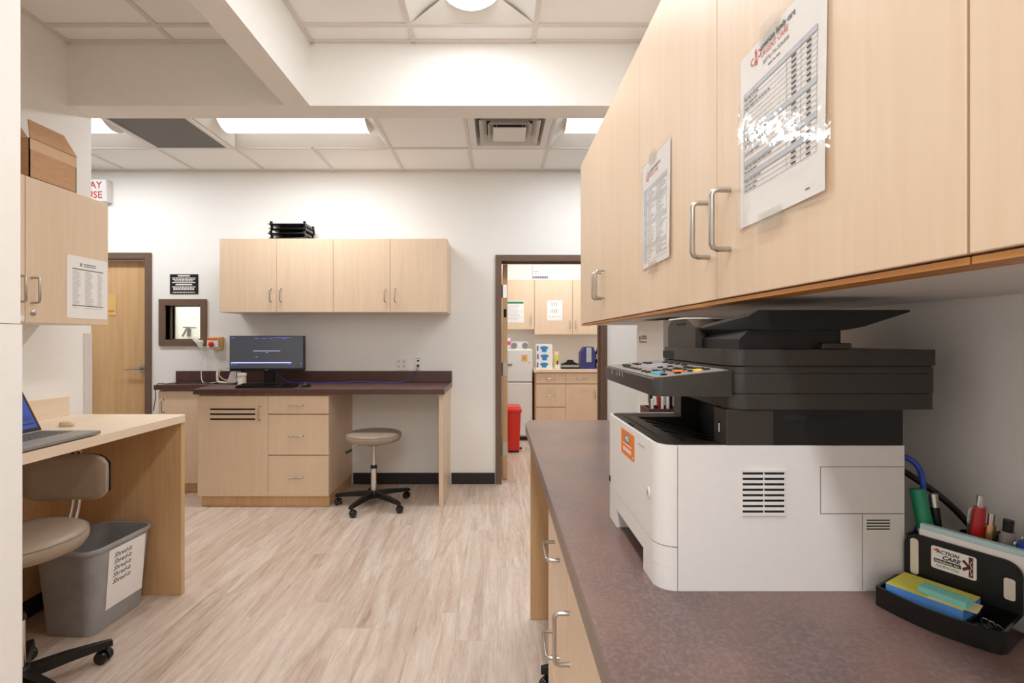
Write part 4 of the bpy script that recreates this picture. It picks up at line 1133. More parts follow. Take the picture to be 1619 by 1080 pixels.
build('badge', fbox(B(), ff, -0.85, -0.815, 1.118, 1.121, 0.0002, 0.0006), 'ink_light', t)
# side vent with slats
build('vent_recess', fbox(B(), fs, 0.3755, 0.4385, 1.031, 1.101, 0.0002, 0.0006), 'dark_hole', t)
for k in range(9):
    z = 1.0325 + k * 0.0083
    build('vent_slat', fbox(B(), fs, 0.3742, 0.4398, z - 0.0022, z + 0.0022, 0.0003, 0.003, 0.0004), 'printer_white', t)
build('vent_mullion', fbox(B(), fs, 0.406, 0.4075, 1.031, 1.101, 0.0005, 0.002), 'printer_white', t)
bm = B()
for a0, a1, b0, b1 in ((0.494, PX1, 1.1042, 1.1050), (0.494, 0.4948, 1.033, 1.105), (0.494, PX1, 1.0325, 1.0333), (0.558, 0.5586, ZT + 0.002, 1.0325)): fquad(bm, fs, a0, a1, b0, b1, 0.0003)
build('cover_seam', bm, 'printer_seam', t)
for k in range(4):
    build('vent_slot', fprism(B(), fs, rrect(0.5645, 0.6005, 1.0085 + k * 0.0045, 1.0103 + k * 0.0045, 0.0008, 2), 0.0002, 0.0005), 'dark_hole', t)
# output tray
bm = B(); 
deck = front_outline(0.0066, 0.300)
prism(bm, deck, 'Z', ZD + 0.0005, 1.1335)
box(bm, 0.300, 0.425, PY0 + 0.0066, 0.80, ZD + 0.0005, 1.1335); box(bm, 0.300, 0.425, 1.05, PY1 - 0.0066, ZD + 0.0005, 1.1335)
tr = build('output_tray', bm, 'printer_black', t)
build('tray_floor', prism(B(), [(0.300, ZD + 0.0006), (0.425, ZD + 0.0006), (0.425, ZD + 0.004), (0.300, 1.122)], 'Y', 0.80, 1.05), 'black_plastic', tr)
for k in range(5):
    y = 0.83 + k * 0.048
    build('tray_rib', prism(B(), [(0.301, 1.124), (0.301, 1.1325), (0.33, 1.127), (0.42, 1.107), (0.42, 1.101)], 'Y', y - 0.006, y + 0.006), 'printer_black', tr)
build('finger_notch', box(B(), 0.2525, 0.262, 0.935, 0.965, 1.1335, 1.1345), 'dark_hole', tr)
# rear block and pillars
bm = B(); box(bm, 0.425, PX1, PY0 + 0.003, PY1 - 0.003, ZD, 1.1915)
rb_ = build('engine_housing', bm, 'black_plastic', t)
pl = build('corner_pillar', box(B(), 0.352, 0.4255, PY0 + 0.003, 0.797, 1.1337, 1.1915, 0.0015), 'printer_black', t)
fpi = F((0.352, 0, 0), (0, -1, 0), (0, 0, 1))
build('usb_port', fprism(B(), fpi, rrect(-0.781, -0.772, 1.150, 1.170, 0.002, 3), 0.0002, 0.0006), 'dark_hole', pl)
build('usb_insert', fbox(B(), fpi, -0.778, -0.774, 1.153, 1.167, 0.0006, 0.001), 'white_plastic', pl)
build('corner_pillar', box(B(), 0.392, 0.4255, 1.046, PY1 - 0.003, 1.1337, 1.1915, 0.0015), 'printer_black', t)
build('side_groove', fbox(B(), F((0, PY0 + 0.003, 0), (1, 0, 0), (0, 0, 1)), 0.44, 0.53, 1.175, 1.183, 0.0002, 0.001), 'dark_hole', t)
# scanner: three stacked layers with rounded front corners
YS1 = 1.058
def layer(name, x0, x1, z0, z1, m='printer_black', y0=PY0, y1=YS1, r=0.026):
    return build(name, prism(B(), rrect(x0, x1, y0, y1, r, 6, (1, 0, 0, 1)), 'Z', z0, z1), m, t, smooth=35)
layer('scanner_base', 0.357, 0.666, 1.192, 1.2155)
layer('scanner_body', 0.355, 0.667, 1.2165, 1.247)
layer('scanner_glass_frame', 0.355, 0.667, 1.2478, 1.2570)
lid = layer('scanner_lid', 0.354, 0.670, 1.2592, 1.2836)
layer('lid_gasket', 0.362, 0.664, 1.2568, 1.2594, 'dark_hole')
build('lid_recess', box(B(), 0.3534, 0.3545, 0.985, 1.045, 1.2605, 1.2755), 'dark_hole', lid)
# document feeder
build('feeder_housing', prism(B(), [(0.905, 1.2838), (1.05, 1.2838), (1.05, 1.325), (1.03, 1.338), (0.945, 1.338), (0.905, 1.322)], 'X', 0.366, 0.60), 'printer_black', t)
build('feeder_grip', box(B(), 0.3645, 0.3665, 0.955, 1.0, 1.327, 1.332), 'dark_hole', t)
build('feeder_cover', box(B(), 0.362, 0.604, 0.95, 1.035, 1.3385, 1.3415, 0.001), 'printer_white', t)
ftr = loft(B(), [
    [(0.385, 0.7505, 1.335), (0.40, 0.7505, 1.3445), (0.632, 0.7505, 1.3445), (0.632, 0.7505, 1.3415), (0.562, 0.7505, 1.319), (0.535, 0.7505, 1.314), (0.395, 0.7505, 1.314)],
    [(0.372, 0.91, 1.318), (0.385, 0.91, 1.326), (0.60, 0.91, 1.326), (0.60, 0.91, 1.322), (0.56, 0.91, 1.311), (0.535, 0.91, 1.308), (0.385, 0.91, 1.308)]])
build('document_tray', ftr, 'black_plastic', t)
build('tray_support', prism(B(), [(0.378, 1.2838), (0.536, 1.2838), (0.536, 1.3135), (0.392, 1.3135), (0.378, 1.300)], 'Y', 0.765, 0.906), 'black_plastic', t)
bm = B(); box(bm, 0.50, 0.545, 0.7525, 0.80, 1.2837, 1.294, 0.002); build('lid_hinge', bm, 'printer_black', t)
# control panel
def pz(x): return 1.240 + (x - 0.240) * 0.105
bm = B(); rr = rrect(0.239, 0.357, PY0 - 0.004, PY1 - 0.002, 0.014, 5, (1, 0, 0, 1))
loft(bm, [[(x, y, 1.2125) for x, y in rr], [(x, y, pz(x) - 0.002) for x, y in rr], [(x + 0.0015 * (1 if x < 0.3 else 0), y, pz(x)) for x, y in rr]])
cp = build('control_panel', bm, 'printer_black', t, smooth=35)
rr2 = rrect(0.2435, 0.354, PY0 + 0.001, PY1 - 0.007, 0.012, 5, (1, 0, 0, 1))
bm = B(); loft(bm, [[(x, y, pz(x) + 0.0001) for x, y in rr2], [(x, y, pz(x) + 0.0008) for x, y in rr2]]); build('sheen_plate', bm, 'panel_grey', cp)  # pale plate paints the reflection on the panel top
bm = B(); q = [(0.283, 0.915), (0.333, 0.915), (0.333, 0.995), (0.283, 0.995)]
loft(bm, [[(x, y, pz(x) + 0.0006) for x, y in q], [(x, y, pz(x) + 0.002) for x, y in q]]); build('display', bm, 'lcd_grey', cp)
def btn(x, y, hx, hy, m='black_plastic', h=0.003, name='button'):
    pts = rrect(x - hx, x + hx, y - hy, y + hy, min(hx, hy) * 0.8, 3)
    build(name, loft(B(), [[(a, b, pz(a) + 0.0006) for a, b in pts], [(a, b, pz(a) + h) for a, b in pts]]), m, cp)
for i in range(4):
    for j in range(3): btn(0.275 + i * 0.018, 0.842 - j * 0.018 + 0.012, 0.0045, 0.006)
for i in range(3):
    for j in range(2): btn(0.272 + i * 0.022, 1.02 + j * 0.022, 0.006, 0.007)
for j in range(4): btn(0.343, 0.90 + j * 0.034, 0.004, 0.008)
for j in range(5): btn(0.262, 0.905 + j * 0.024, 0.004, 0.007)
for x, y in ((0.258, 0.862), (0.258, 0.838), (0.300, 0.902), (0.318, 0.902), (0.335, 0.805), (0.335, 0.785), (0.31, 0.785), (0.285, 0.775), (0.262, 0.772)): btn(x, y, 0.0045, 0.006)
btn(0.263, 0.805, 0.008, 0.014, 'cyan', 0.0035)
btn(0.293, 0.795, 0.008, 0.011, 'orange', 0.0035)
btn(0.318, 0.780, 0.007, 0.010, 'yellow', 0.0035)
fcp = F((0.239, 0, 0), (0, -1, 0), (0, 0, 1))
for y in (1.02, 0.975, 0.955, 0.935): build('indicator_mark', fbox(B(), fcp, -y - 0.0015, -y + 0.0015, 1.228, 1.2365, 0.0002, 0.0006), 'lcd_grey', cp)

# cables behind the printer
c = build('printer_cable', tube(B(), smooth_pts([(0.6285, 0.80, 1.112), (0.64, 0.785, 1.116), (0.662, 0.772, 1.10), (0.668, 0.768, 1.06), (0.665, 0.775, 1.00), (0.66, 0.80, 0.94), (0.69, 0.86, 0.9195)]), 0.0042, 8), 'blue', smooth=60, label='blue cable looping down behind the printer', cat='cable'); recenter(c)
c = build('printer_cable', tube(B(), smooth_pts([(0.6290, 0.83, 1.10), (0.66, 0.81, 1.088), (0.70, 0.785, 1.055), (0.728, 0.765, 1.02), (0.742, 0.74, 0.98), (0.745, 0.72, 0.93), (0.745, 0.78, 0.9195)]), 0.005, 8), 'black_plastic', smooth=60, label='black cable arching from the printer to the wall', cat='cable'); recenter(c)

# things on the counter behind the printer
t = thing('white_appliance', 'tall white appliance with a small logo under the cabinet behind the printer', 'appliance', (0.62, 1.63, ZT))
prof = [(1.475, ZT), (1.475, 1.357), (1.70, 1.357)] + [(1.755 - 0.025 + 0.025 * math.cos(q), 1.330 + 0.025 * math.sin(q)) for q in [math.radians(d) for d in range(75, -1, -15)]] + [(1.755, ZT)]
build('door', prism(B(), prof, 'X', 0.500, 0.535), 'white_plastic', t)
build('body', box(B(), 0.539, 0.752, 1.475, 1.775, ZT, 1.35, 0.004), 'melamine', t)
bm = B(); box(bm, 0.525, 0.54, 1.756, 1.768, 1.31, 1.345); box(bm, 0.525, 0.54, 1.756, 1.765, 1.20, 1.29); box(bm, 0.525, 0.54, 1.756, 1.765, 1.05, 1.18)
build('hinge', bm, 'panel_grey', t)
fa = F((0.4995, 0, 0), (0, -1, 0), (0, 0, 1))
bm = B(); fprism(bm, fa, [(-1.715 + 0.010 * math.cos(q), 1.302 + 0.010 * math.sin(q)) for q in [2 * math.pi * k / 4 for k in range(4)]], 0.0003, 0.0006)
for a0, a1, b in ((-1.695, -1.64, 1.309), (-1.695, -1.645, 1.302), (-1.72, -1.64, 1.290)):
    x_ = a0
    while x_ < a1: fquad(bm, fa, x_, x_ + 0.007, b - 0.0025, b + 0.0025, 0.0004); x_ += 0.0095
build('logo', bm, 'ink_grey', t)
# pen box with pens
t = thing('pen_holder', 'dark brown pen box behind the printer', 'pen holder', (0.439, 1.31, ZT))
bm = B()
for b in ((0.394, 0.479, 1.27, 1.276), (0.394, 0.479, 1.344, 1.35), (0.394, 0.400, 1.276, 1.344), (0.473, 0.479, 1.276, 1.344)): box(bm, *b, ZT, 1.118)
box(bm, 0.400, 0.473, 1.276, 1.344, ZT, 0.92)
build('box', bm, 'brown_cup', t)
cols = ['white_plastic', 'black_plastic', 'blue', 'white_plastic', 'red_dark', 'black_plastic', 'white_plastic', 'steel', 'black_plastic']
names = ['white', 'black', 'blue', 'second white', 'red', 'second black', 'third white', 'silver', 'third black']
for k, (c_, nm) in enumerate(zip(cols, names)):
    x = 0.407 + 0.0075 * k; y = 1.292 + 0.018 * (k % 3); tx = x + random.uniform(-0.008, 0.008); zt = 1.142 + 0.020 * ((k * 7) % 5) / 4
    p = thing('pen', '%s pen in the brown pen box behind the printer, %s from the aisle' % (nm, ('first', 'second', 'third', 'fourth', 'fifth', 'sixth', 'seventh', 'eighth', 'ninth')[k]), 'pen', (x, y, 0.921), 0, 'pens in the brown pen box')
    build('barrel', cyl(B(), (x, y, 0.921), (tx, y, zt), 0.0042, seg=8), c_, p)
    build('clip', box(B(), tx - 0.006, tx - 0.0045, y - 0.001, y + 0.001, zt - 0.035, zt), 'steel', p)
t = thing('stapler', 'black stapler lying at the far end of the mottled counter', 'stapler', (0.55, 2.05, ZT), math.radians(20))
build('base', box(B(), -0.02, 0.02, -0.075, 0.075, 0, 0.012, 0.003), 'black_plastic', t, local=True)
build('arm', prism(B(), [(-0.075, 0.02), (0.07, 0.025), (0.078, 0.045), (0.06, 0.06), (-0.03, 0.075), (-0.075, 0.06)], 'X', -0.016, 0.016), 'black_gloss', t, local=True)
build('hinge', cyl(B(), (-0.018, -0.06, 0.03), (0.018, -0.06, 0.03), 0.022, seg=12), 'black_plastic', t, local=True)

# ------------------------------------------------------------------ desk organizer
OL = Vector((0.548, 0.715, ZT)); ORZ = math.atan2(-0.885, 0.466)
WO, DO = 0.134, 0.140
org = thing('desk_organizer', 'black plastic desk organizer with sticker beside the printer', 'organizer', OL, ORZ)
OM = RM[org]
def onto(u, v, z=0.0): return OM @ Vector((u, v, z))
fro = [(0.004 + (WO - 0.014) * k / 10, -0.012 * math.sin(math.pi * (k / 10) * 0.95 + 0.05)) for k in range(11)]
outer = fro + [(WO + 0.001, 0.004), (WO + 0.004, 0.014), (WO, 0.080), (0.006, 0.080), (0, 0.066)]
def inset(poly, d):
    n = len(poly); out = []
    for i in range(n):
        p0, p1, p2 = Vector(poly[i - 1]), Vector(poly[i]), Vector(poly[(i + 1) % n])
        e1, e2 = (p1 - p0).normalized(), (p2 - p1).normalized()
        n1, n2 = Vector((-e1.y, e1.x)), Vector((-e2.y, e2.x)); m_ = (n1 + n2).normalized()
        out.append(tuple(p1 + m_ * d / max(0.35, m_.dot(n1))))
    return out
inner = inset(outer, 0.0035)
bm = B()
HT = 0.028
L0 = [(x, y, 0.0005) for x, y in outer]; L1 = [(x, y, HT) for x, y in outer]; L2 = [(x, y, HT) for x, y in inner]; L3 = [(x, y, 0.006) for x, y in inner]
loft(bm, [L0, L1, L2, L3])
build('front_tray', bm, 'black_gloss', org, local=True, smooth=35)
build('divider', box(B(), 0.098, 0.1, 0.0, 0.076, 0.006, 0.020), 'black_gloss', org, local=True)
fo = F((0, 0.0775, 0), (1, 0, 0), (0, 0, 1))
pn = build('front_panel', fprism(B(), fo, rrect(0.006, WO, 0.004, 0.094, 0.018, 6, (0, 0, 1, 1)), -0.003, 0.0), 'black_plastic', org, local=True)
# pen compartments behind
bm = B()
for b in ((0.007, 0.010, 0.081, DO), (WO - 0.003, WO, 0.098, DO), (0.007, WO, 0.137, DO), (0.045, 0.048, 0.1, 0.137), (0.007, WO, 0.097, 0.1)):
    box(bm, *b, 0.0005, 0.075 if b[3] < 0.13 else 0.090)
box(bm, 0.007, WO, 0.081, DO, 0.0005, 0.004)
build('pen_compartment', bm, 'black_plastic', org, local=True)
build('back_rim', prism(B(), [(0.045, 0.090), (0.052, 0.101), (0.075, 0.107), (0.105, 0.106), (0.13, 0.099), (WO, 0.090)], 'Y', 0.1372, DO), 'black_plastic', org, local=True)
# sticker: ACTION CARE
SK = 0.78
def K(a, b): return (0.039 + (a - 0.037) * SK, 0.053 + (b - 0.030) * SK * 1.08)
stk = build('sticker', fprism(B(), fo, rrect(*(K(0.037, 0)[0], K(0.101, 0)[0]), 0.053, K(0, 0.068)[1], 0.003), 0.0002, 0.0006), 'paper', pn, local=True)
bm = B(); text(bm, 'ACTION', fo, *K(0.0605, 0.0577), 0.0088 * SK, 0.0009, shear=0.3, bold=0.0002, sx=0.95); text(bm, 'CARE', fo, *K(0.0655, 0.0492), 0.0098 * SK, 0.0009, shear=0.3, bold=0.0003, sx=1.05); text(bm, '720-870-4766', fo, *K(0.0605, 0.0345), 0.0060 * SK, 0.0009)
fpoly(bm, fo, [K(0.041, 0.0410), K(0.080, 0.0410), K(0.080, 0.0475), K(0.041, 0.0475)], 0.0007)
build('sticker_text', bm, 'ink', stk, local=True)
bm = B(); text(bm, 'Ambulance, Inc.', fo, *K(0.0605, 0.0426), 0.0056 * SK, 0.0011, bold=0.0001); build('sticker_reverse_text', bm, 'paper', stk, local=True)
bm = B()
fpoly(bm, fo, [K(0.0905, 0.033), K(0.0965, 0.033), K(0.0965, 0.066), K(0.0905, 0.066)], 0.0008)
fpoly(bm, fo, [K(0.081, 0.056), K(0.0845, 0.0595), K(0.0905, 0.053), K(0.0905, 0.0475)], 0.0008)
fpoly(bm, fo, [K(0.081, 0.0445), K(0.0835, 0.0405), K(0.0905, 0.0455), K(0.0905, 0.051)], 0.0008)
build('sticker_emblem', bm, 'maroon', stk, local=True)
bm = B(); tube(bm, [fo.p(*K(0.0935 + 0.0014 * math.sin(k * 1.3), 0.036 + k * 0.0022), 0.0009) for k in range(12)], 0.0004, 4); build('sticker_snake', bm, 'paper', stk, local=True)
fpoly(bm := B(), fo, [K(0.039, 0.0605), K(0.047, 0.0605), K(0.0475, 0.066)], 0.0008); build('sticker_accent', bm, 'red', stk, local=True)
build('tape_patch', fprism(B(), fo, rrect(0.014, 0.024, 0.034, 0.087, 0.004), 0.0003, 0.0012), 'note_pale', pn, local=True)
build('tape_patch', fprism(B(), fo, rrect(0.116, 0.127, 0.043, 0.071, 0.003), 0.0003, 0.0012), 'note_pale', pn, local=True)

def pad(name, label, cat, u0, u1, v0, v1, z0, z1, m, rot=0.0, group=None, sub=None):
    c = onto((u0 + u1) / 2, (v0 + v1) / 2, z0)
    p = thing(name, label, cat, c, ORZ + rot, group)
    hx, hy = (u1 - u0) / 2, (v1 - v0) / 2
    build('sheets', box(B(), -hx, hx, -hy, hy, 0, z1 - z0, 0.0004, 1), m, p, local=True)
    if sub: build('top_sheet', box(B(), -hx, hx, -hy, hy, z1 - z0, z1 - z0 + 0.0006), sub, p, local=True)
    return p
pad('note_pad', 'blue note pad with yellow top sheet in the organizer tray', 'note pad', 0.012, 0.096, 0.007, 0.071, 0.0065, 0.0345, 'note_blue', math.radians(3), sub='note_yellow')
pad('note_sheet', 'cream paper slip under the teal sticky notes', 'paper slip', 0.058, 0.108, 0.010, 0.042, 0.0353, 0.0361, 'note_cream', math.radians(8))
pad('sticky_notes', 'small teal pad of sticky notes on top of the yellow pad', 'note pad', 0.048, 0.100, 0.013, 0.035, 0.0363, 0.0445, 'note_teal', math.radians(-2))
# cards standing in the slot
p = thing('index_cards', 'pale blue and white cards standing in the organizer slot', 'cards', onto(0.085, 0.088, 0.0045), ORZ)
build('white_card', box(B(), -0.062, 0.09, -0.006, -0.0045, 0, 0.098), 'paper', p, local=True)
build('blue_card', box(B(), -0.062, 0.09, -0.0035, 0.006, 0, 0.105), 'card_blue', p, local=True)
# pens
def pen(label, m, u, v, z, tilt, r, L, cap=None, capL=0.03, clip='steel', tip=None, grp='pens in the organizer'):
    """tilt = lean along u, v"""
    a = onto(u, v, z); d = (OM.to_3x3() @ Vector((tilt[0], tilt[1], 1))).normalized()
    p = thing('pen', label, 'pen', a, 0, grp)
    build('barrel', cyl(B(), a, a + d * (L - capL), r, seg=14), m, p, smooth=50)
    if cap: build('cap', cyl(B(), a + d * (L - capL), a + d * L, r * 1.03, r * (0.95 if not tip else 0.9), seg=14), cap, p, smooth=50)
    if tip: build('push_button', cyl(B(), a + d * L, a + d * (L + 0.016), r * 0.62, seg=12), tip, p, smooth=50)
    if clip:
        s = (OM.to_3x3() @ Vector((-0.75, -0.6, 0))).normalized()
        q = a + d * (L - 0.004) + s * (r + 0.002)
        build('clip', tube(B(), smooth_pts([a + d * (L - 0.002) + s * r * 0.6, q, a + d * (L - 0.02) + s * (r + 0.003), a + d * (L - 0.045) + s * (r + 0.001)], 3), 0.0016, 6), clip, p, smooth=50)
    return p
pen('green capped white marker leaning in the organizer', 'white_plastic', 0.036, 0.1125, 0.006, (-0.19, -0.0), 0.0105, 0.150, cap='green', capL=0.058, clip=None)
pen('dark patterned pen with silver end leaning beside the green marker', 'black_plastic', 0.036, 0.1285, 0.006, (-0.10, 0.0), 0.0060, 0.142, cap='steel', capL=0.02, clip='steel')
pen('metallic red click pen with silver clip in the organizer', 'red_dark', 0.066, 0.118, 0.006, (0.10, -0.02), 0.0076, 0.142, cap='red_dark', capL=0.03, tip='chrome', clip='chrome')
pen('short gold and red pen beside the red click pen', 'red_dark', 0.083, 0.120, 0.006, (0.06, 0.0), 0.0064, 0.118, cap='gold', capL=0.02, tip='chrome', clip='gold')
pen('grey marker with a dark clip in the organizer', 'panel_grey', 0.100, 0.122, 0.006, (0.06, 0.0), 0.0092, 0.114, cap='panel_grey', capL=0.02, clip='black_plastic', tip='black_plastic')
pen('blue pen with silver clip at the near end of the organizer', 'blue', 0.121, 0.118, 0.006, (0.02, -0.05), 0.005, 0.108, cap='blue', capL=0.02, clip='chrome')
pen('black pen behind the blue one at the near end of the organizer', 'black_plastic', 0.120, 0.130, 0.006, (0.05, 0.0), 0.005, 0.112, cap='black_plastic', capL=0.02, clip='chrome')
# paper clips
for k in range(9):
    u, v = 0.112 + random.uniform(-0.006, 0.010), 0.034 + random.uniform(-0.010, 0.012)
    c = onto(u, v, 0.0075 + 0.0017 * k)
    p = thing('paper_clip', 'silver paper clip in the near corner of the organizer tray', 'paper clip', c, random.uniform(0, 6.28), 'paper clips in the organizer tray')
    w_, l_ = 0.0035, 0.011
    pts = [(-w_, l_ * 0.5, 0), (-w_, -l_ * 0.8, 0), (0, -l_ * 1.05, 0), (w_, -l_ * 0.8, 0), (w_, l_ * 0.8, 0), (0, l_ * 1.0, 0), (-w_ * 0.6, l_ * 0.8, 0.0004), (-w_ * 0.6, -l_ * 0.5, 0.0004), (0, -l_ * 0.7, 0.0004), (w_ * 0.6, -l_ * 0.5, 0.0004), (w_ * 0.6, l_ * 0.4, 0.0004)]
    build('wire', tube(B(), pts, 0.0005, 5), 'chrome', p, local=True, smooth=60)

# ------------------------------------------------------------------ supply room through the doorway
YC = 6.20
fk = F((0.476, YC, 0), (1, 0, 0), (0, 0, 1))
cabinet('base_cabinet', 'maple base cabinet with drawers in the supply room', fk, 1.10, 0.095, 0.876, 0.655, [
    dict(name='drawer', a=(0.015, 0.39), b=(0.735, 0.868), h=(0.205, 0.80), v=False, L=0.11),
    dict(name='drawer', a=(0.015, 0.39), b=(0.44, 0.728), h=(0.205, 0.585), v=False, L=0.11),
    dict(name='drawer', a=(0.015, 0.39), b=(0.095, 0.433), h=(0.205, 0.27), v=False, L=0.11),
    dict(name='drawer', a=(0.39, 0.80), b=(0.735, 0.868), h=(0.595, 0.80), v=False, L=0.11),
    dict(a=(0.39, 0.80), b=(0.095, 0.728), h=(0.76, 0.60), L=0.1),
    dict(a=(0.80, 1.10), b=(0.095, 0.868), h=(0.84, 0.60), L=0.1)], kick=True, body='maple_dark')
t = thing('pale_worktop', 'pale laminate counter in the supply room', 'worktop', (1.0, 6.5, 0.877))
build('top', box(B(), 0.462, 1.745, YC - 0.025, 6.858, 0.877, 0.914, 0.002), 'pale_top', t)
for (x0, x1, z0, lab, hs) in ((-0.05, 0.497, 1.43, 'maple wall cabinet above the white refrigerator', (0.50,)), (0.50, 1.006, 1.362, 'maple wall cabinet with a picture sheet above the glove boxes', (0.47,)), (1.009, 1.515, 1.362, 'maple wall cabinet above the blue case in the supply room', (0.035,))):
    f = F((x0, 6.55, 0), (1, 0, 0), (0, 0, 1)); w = x1 - x0
    cabinet('wall_cabinet', lab, f, w, z0, 2.09, 0.308, [dict(a=(0, w), b=(z0 - 0.002, 2.092), h=(hs[0], z0 + 0.13), L=0.1)], group='wall cabinets in the supply room')
fg = F((0, 6.5495, 0), (1, 0, 0), (0, 0, 1))
t = thing('posted_sheet', 'white sheet with a green heading in the supply room', 'paper sheet', (0.235, 6.549, 1.51))
build('sheet', fbox(B(), fg, 0.115, 0.357, 1.52, 1.808, 0.0005, 0.0015), 'paper', t)
build('heading_band', fbox(B(), fg, 0.12, 0.352, 1.772, 1.80, 0.0015, 0.002), 'green', t)
bm = B()
for k in range(12): fquad(bm, fg, 0.14, 0.14 + random.uniform(0.12, 0.2), 1.75 - k * 0.018, 1.755 - k * 0.018, 0.002)
build('print_lines', bm, 'ink_light', t)
t = thing('posted_sheet', 'white sheet of small drawings on the supply room cabinet', 'paper sheet', (0.77, 6.549, 1.55))
build('sheet', fbox(B(), fg, 0.668, 0.872, 1.548, 1.815, 0.0005, 0.0015), 'paper', t)
bm = B()
for i in range(3):
    for j, b in enumerate((1.765, 1.675)):
        a = 0.735 + i * 0.03; fprism(bm, fg, rrect(a - 0.008, a + 0.008, b - 0.025, b + 0.025, 0.006, 3), 0.0015, 0.002)
for i in range(4): fprism(bm, fg, rrect(0.695 + i * 0.045, 0.713 + i * 0.045, 1.59, 1.605, 0.006, 3), 0.0015, 0.002)
fquad(bm, fg, 0.73, 0.81, 1.722, 1.724, 0.002)
build('drawing', bm, 'ink_light', t, kind='stuff')
fwk = F((0, 6.86, 0), (1, 0, 0), (0, 0, 1))
t = thing('wall_poster', 'pale poster with blue lettering high on the supply room wall', 'poster', (0.62, 6.86, 2.12))
build('sheet', fbox(B(), fwk, 0.46, 0.80, 2.11, 2.36, 0.001, 0.003), 'paper', t)
bm = B(); 
for k in range(9): fquad(bm, fwk, 0.50 + k * 0.024, 0.518 + k * 0.024, 2.145, 2.178, 0.0034)
fquad(bm, fwk, 0.49, 0.495, 2.12, 2.33, 0.0034); fquad(bm, fwk, 0.51, 0.58, 2.24, 2.246, 0.0034); fquad(bm, fwk, 0.51, 0.58, 2.21, 2.214, 0.0034)
build('lettering', bm, 'ink_blue', t)
# refrigerator
t = thing('refrigerator', 'small white two-door refrigerator behind the open door', 'refrigerator', (0.2, 6.53, 0))
build('body', box(B(), -0.06, 0.45, 6.30, 6.85, 0.045, 1.168, 0.006), 'fridge', t)
ud = build('door', box(B(), -0.06, 0.45, 6.245, 6.297, 0.755, 1.165, 0.010), 'fridge', t)
ldr = build('door', box(B(), -0.06, 0.45, 6.245, 6.297, 0.07, 0.745, 0.010), 'fridge', t)
build('handle', box(B(), 0.09, 0.19, 6.235, 6.246, 0.96, 0.985, 0.003), 'panel_grey', ud)
mg = build('magnet_sticker', box(B(), 0.31, 0.385, 6.2425, 6.2445, 1.015, 1.10, 0.001), 'sign_yellow', ud)
build('magnet_print', box(B(), 0.335, 0.36, 6.2415, 6.2425, 1.04, 1.075), 'orange', mg)
build('logo', cyl(B(), (0.41, 6.2445, 1.0), (0.41, 6.243, 1.0), 0.012, seg=16), 'ink_light', ud)
build('plinth', box(B(), -0.05, 0.44, 6.31, 6.84, 0.001, 0.045), 'black_base', t)
build('back_cord', tube(B(), smooth_pts([(0.453, 6.6, 1.0), (0.456, 6.5, 0.75), (0.455, 6.42, 0.6), (0.456, 6.45, 0.3)]), 0.004, 6), 'black_plastic', t, smooth=60)
# radio on it
t = thing('portable_radio', 'silver portable radio with round speakers on the refrigerator', 'radio', (0.29, 6.40, 1.1685))
build('case', prism(B(), rrect(-0.115, 0.115, 0.0, 0.098, 0.03, 5), 'Y', -0.06, 0.06), 'louver', t, local=True, smooth=40)
for s in (-1, 1):
    sp = build('speaker', cyl(B(), (s * 0.072, -0.0605, 0.045), (s * 0.072, -0.068, 0.045), 0.038, seg=24), 'panel_grey', t, local=True)
    build('speaker_cone', cyl(B(), (s * 0.072, -0.068, 0.045), (s * 0.072, -0.07, 0.045), 0.022, seg=20), 'ink_grey', sp, local=True)
build('tuner_panel', box(B(), -0.025, 0.025, -0.064, -0.06, 0.02, 0.08, 0.001), 'white_plastic', t, local=True)
t = thing('tissue_carton', 'pink and white carton on the refrigerator beside the radio', 'carton', (0.115, 6.42, 1.1685))
build('carton', box(B(), -0.06, 0.06, -0.05, 0.05, 0, 0.145, 0.002), 'paper', t, local=True)
mat('pink', srgb(226, 80, 150), 0.5, var=0.03)
build('band', box(B(), -0.061, 0.061, -0.051, 0.051, 0.055, 0.10), 'pink', t, local=True)
# glove boxes
for k, nm in enumerate(('lowest', 'middle', 'top')):
    t = thing('glove_box', '%s white glove box with a blue glove printed on it' % nm, 'glove box', (0.605 + (0.004 if k == 1 else 0), 6.36, 0.9142 + k * 0.106), 0, 'stacked glove boxes')
    build('carton', box(B(), -0.105, 0.105, -0.06, 0.06, 0, 0.1055, 0.001), 'paper', t, local=True)
    fgb = F((0, -0.06, 0), (1, 0, 0), (0, 0, 1))
    bm = B(); fprism(bm, fgb, [(0.0 + 0.05 * math.cos(q) * (1 + 0.2 * math.sin(3 * q)), 0.055 + 0.028 * math.sin(q)) for q in [2 * math.pi * j / 20 for j in range(20)]], 0.0003, 0.002)
    fprism(bm, fgb, rrect(-0.03, 0.03, 0.008 if k else 0.02, 0.035, 0.008, 3), 0.0022, 0.003)
    build('glove_print', bm, 'glove_blue', t, local=True)
    bm = B(); fquad(bm, fgb, -0.095, -0.075, 0.02, 0.085, 0.0006); build('side_print', bm, 'ink_blue', t, local=True)
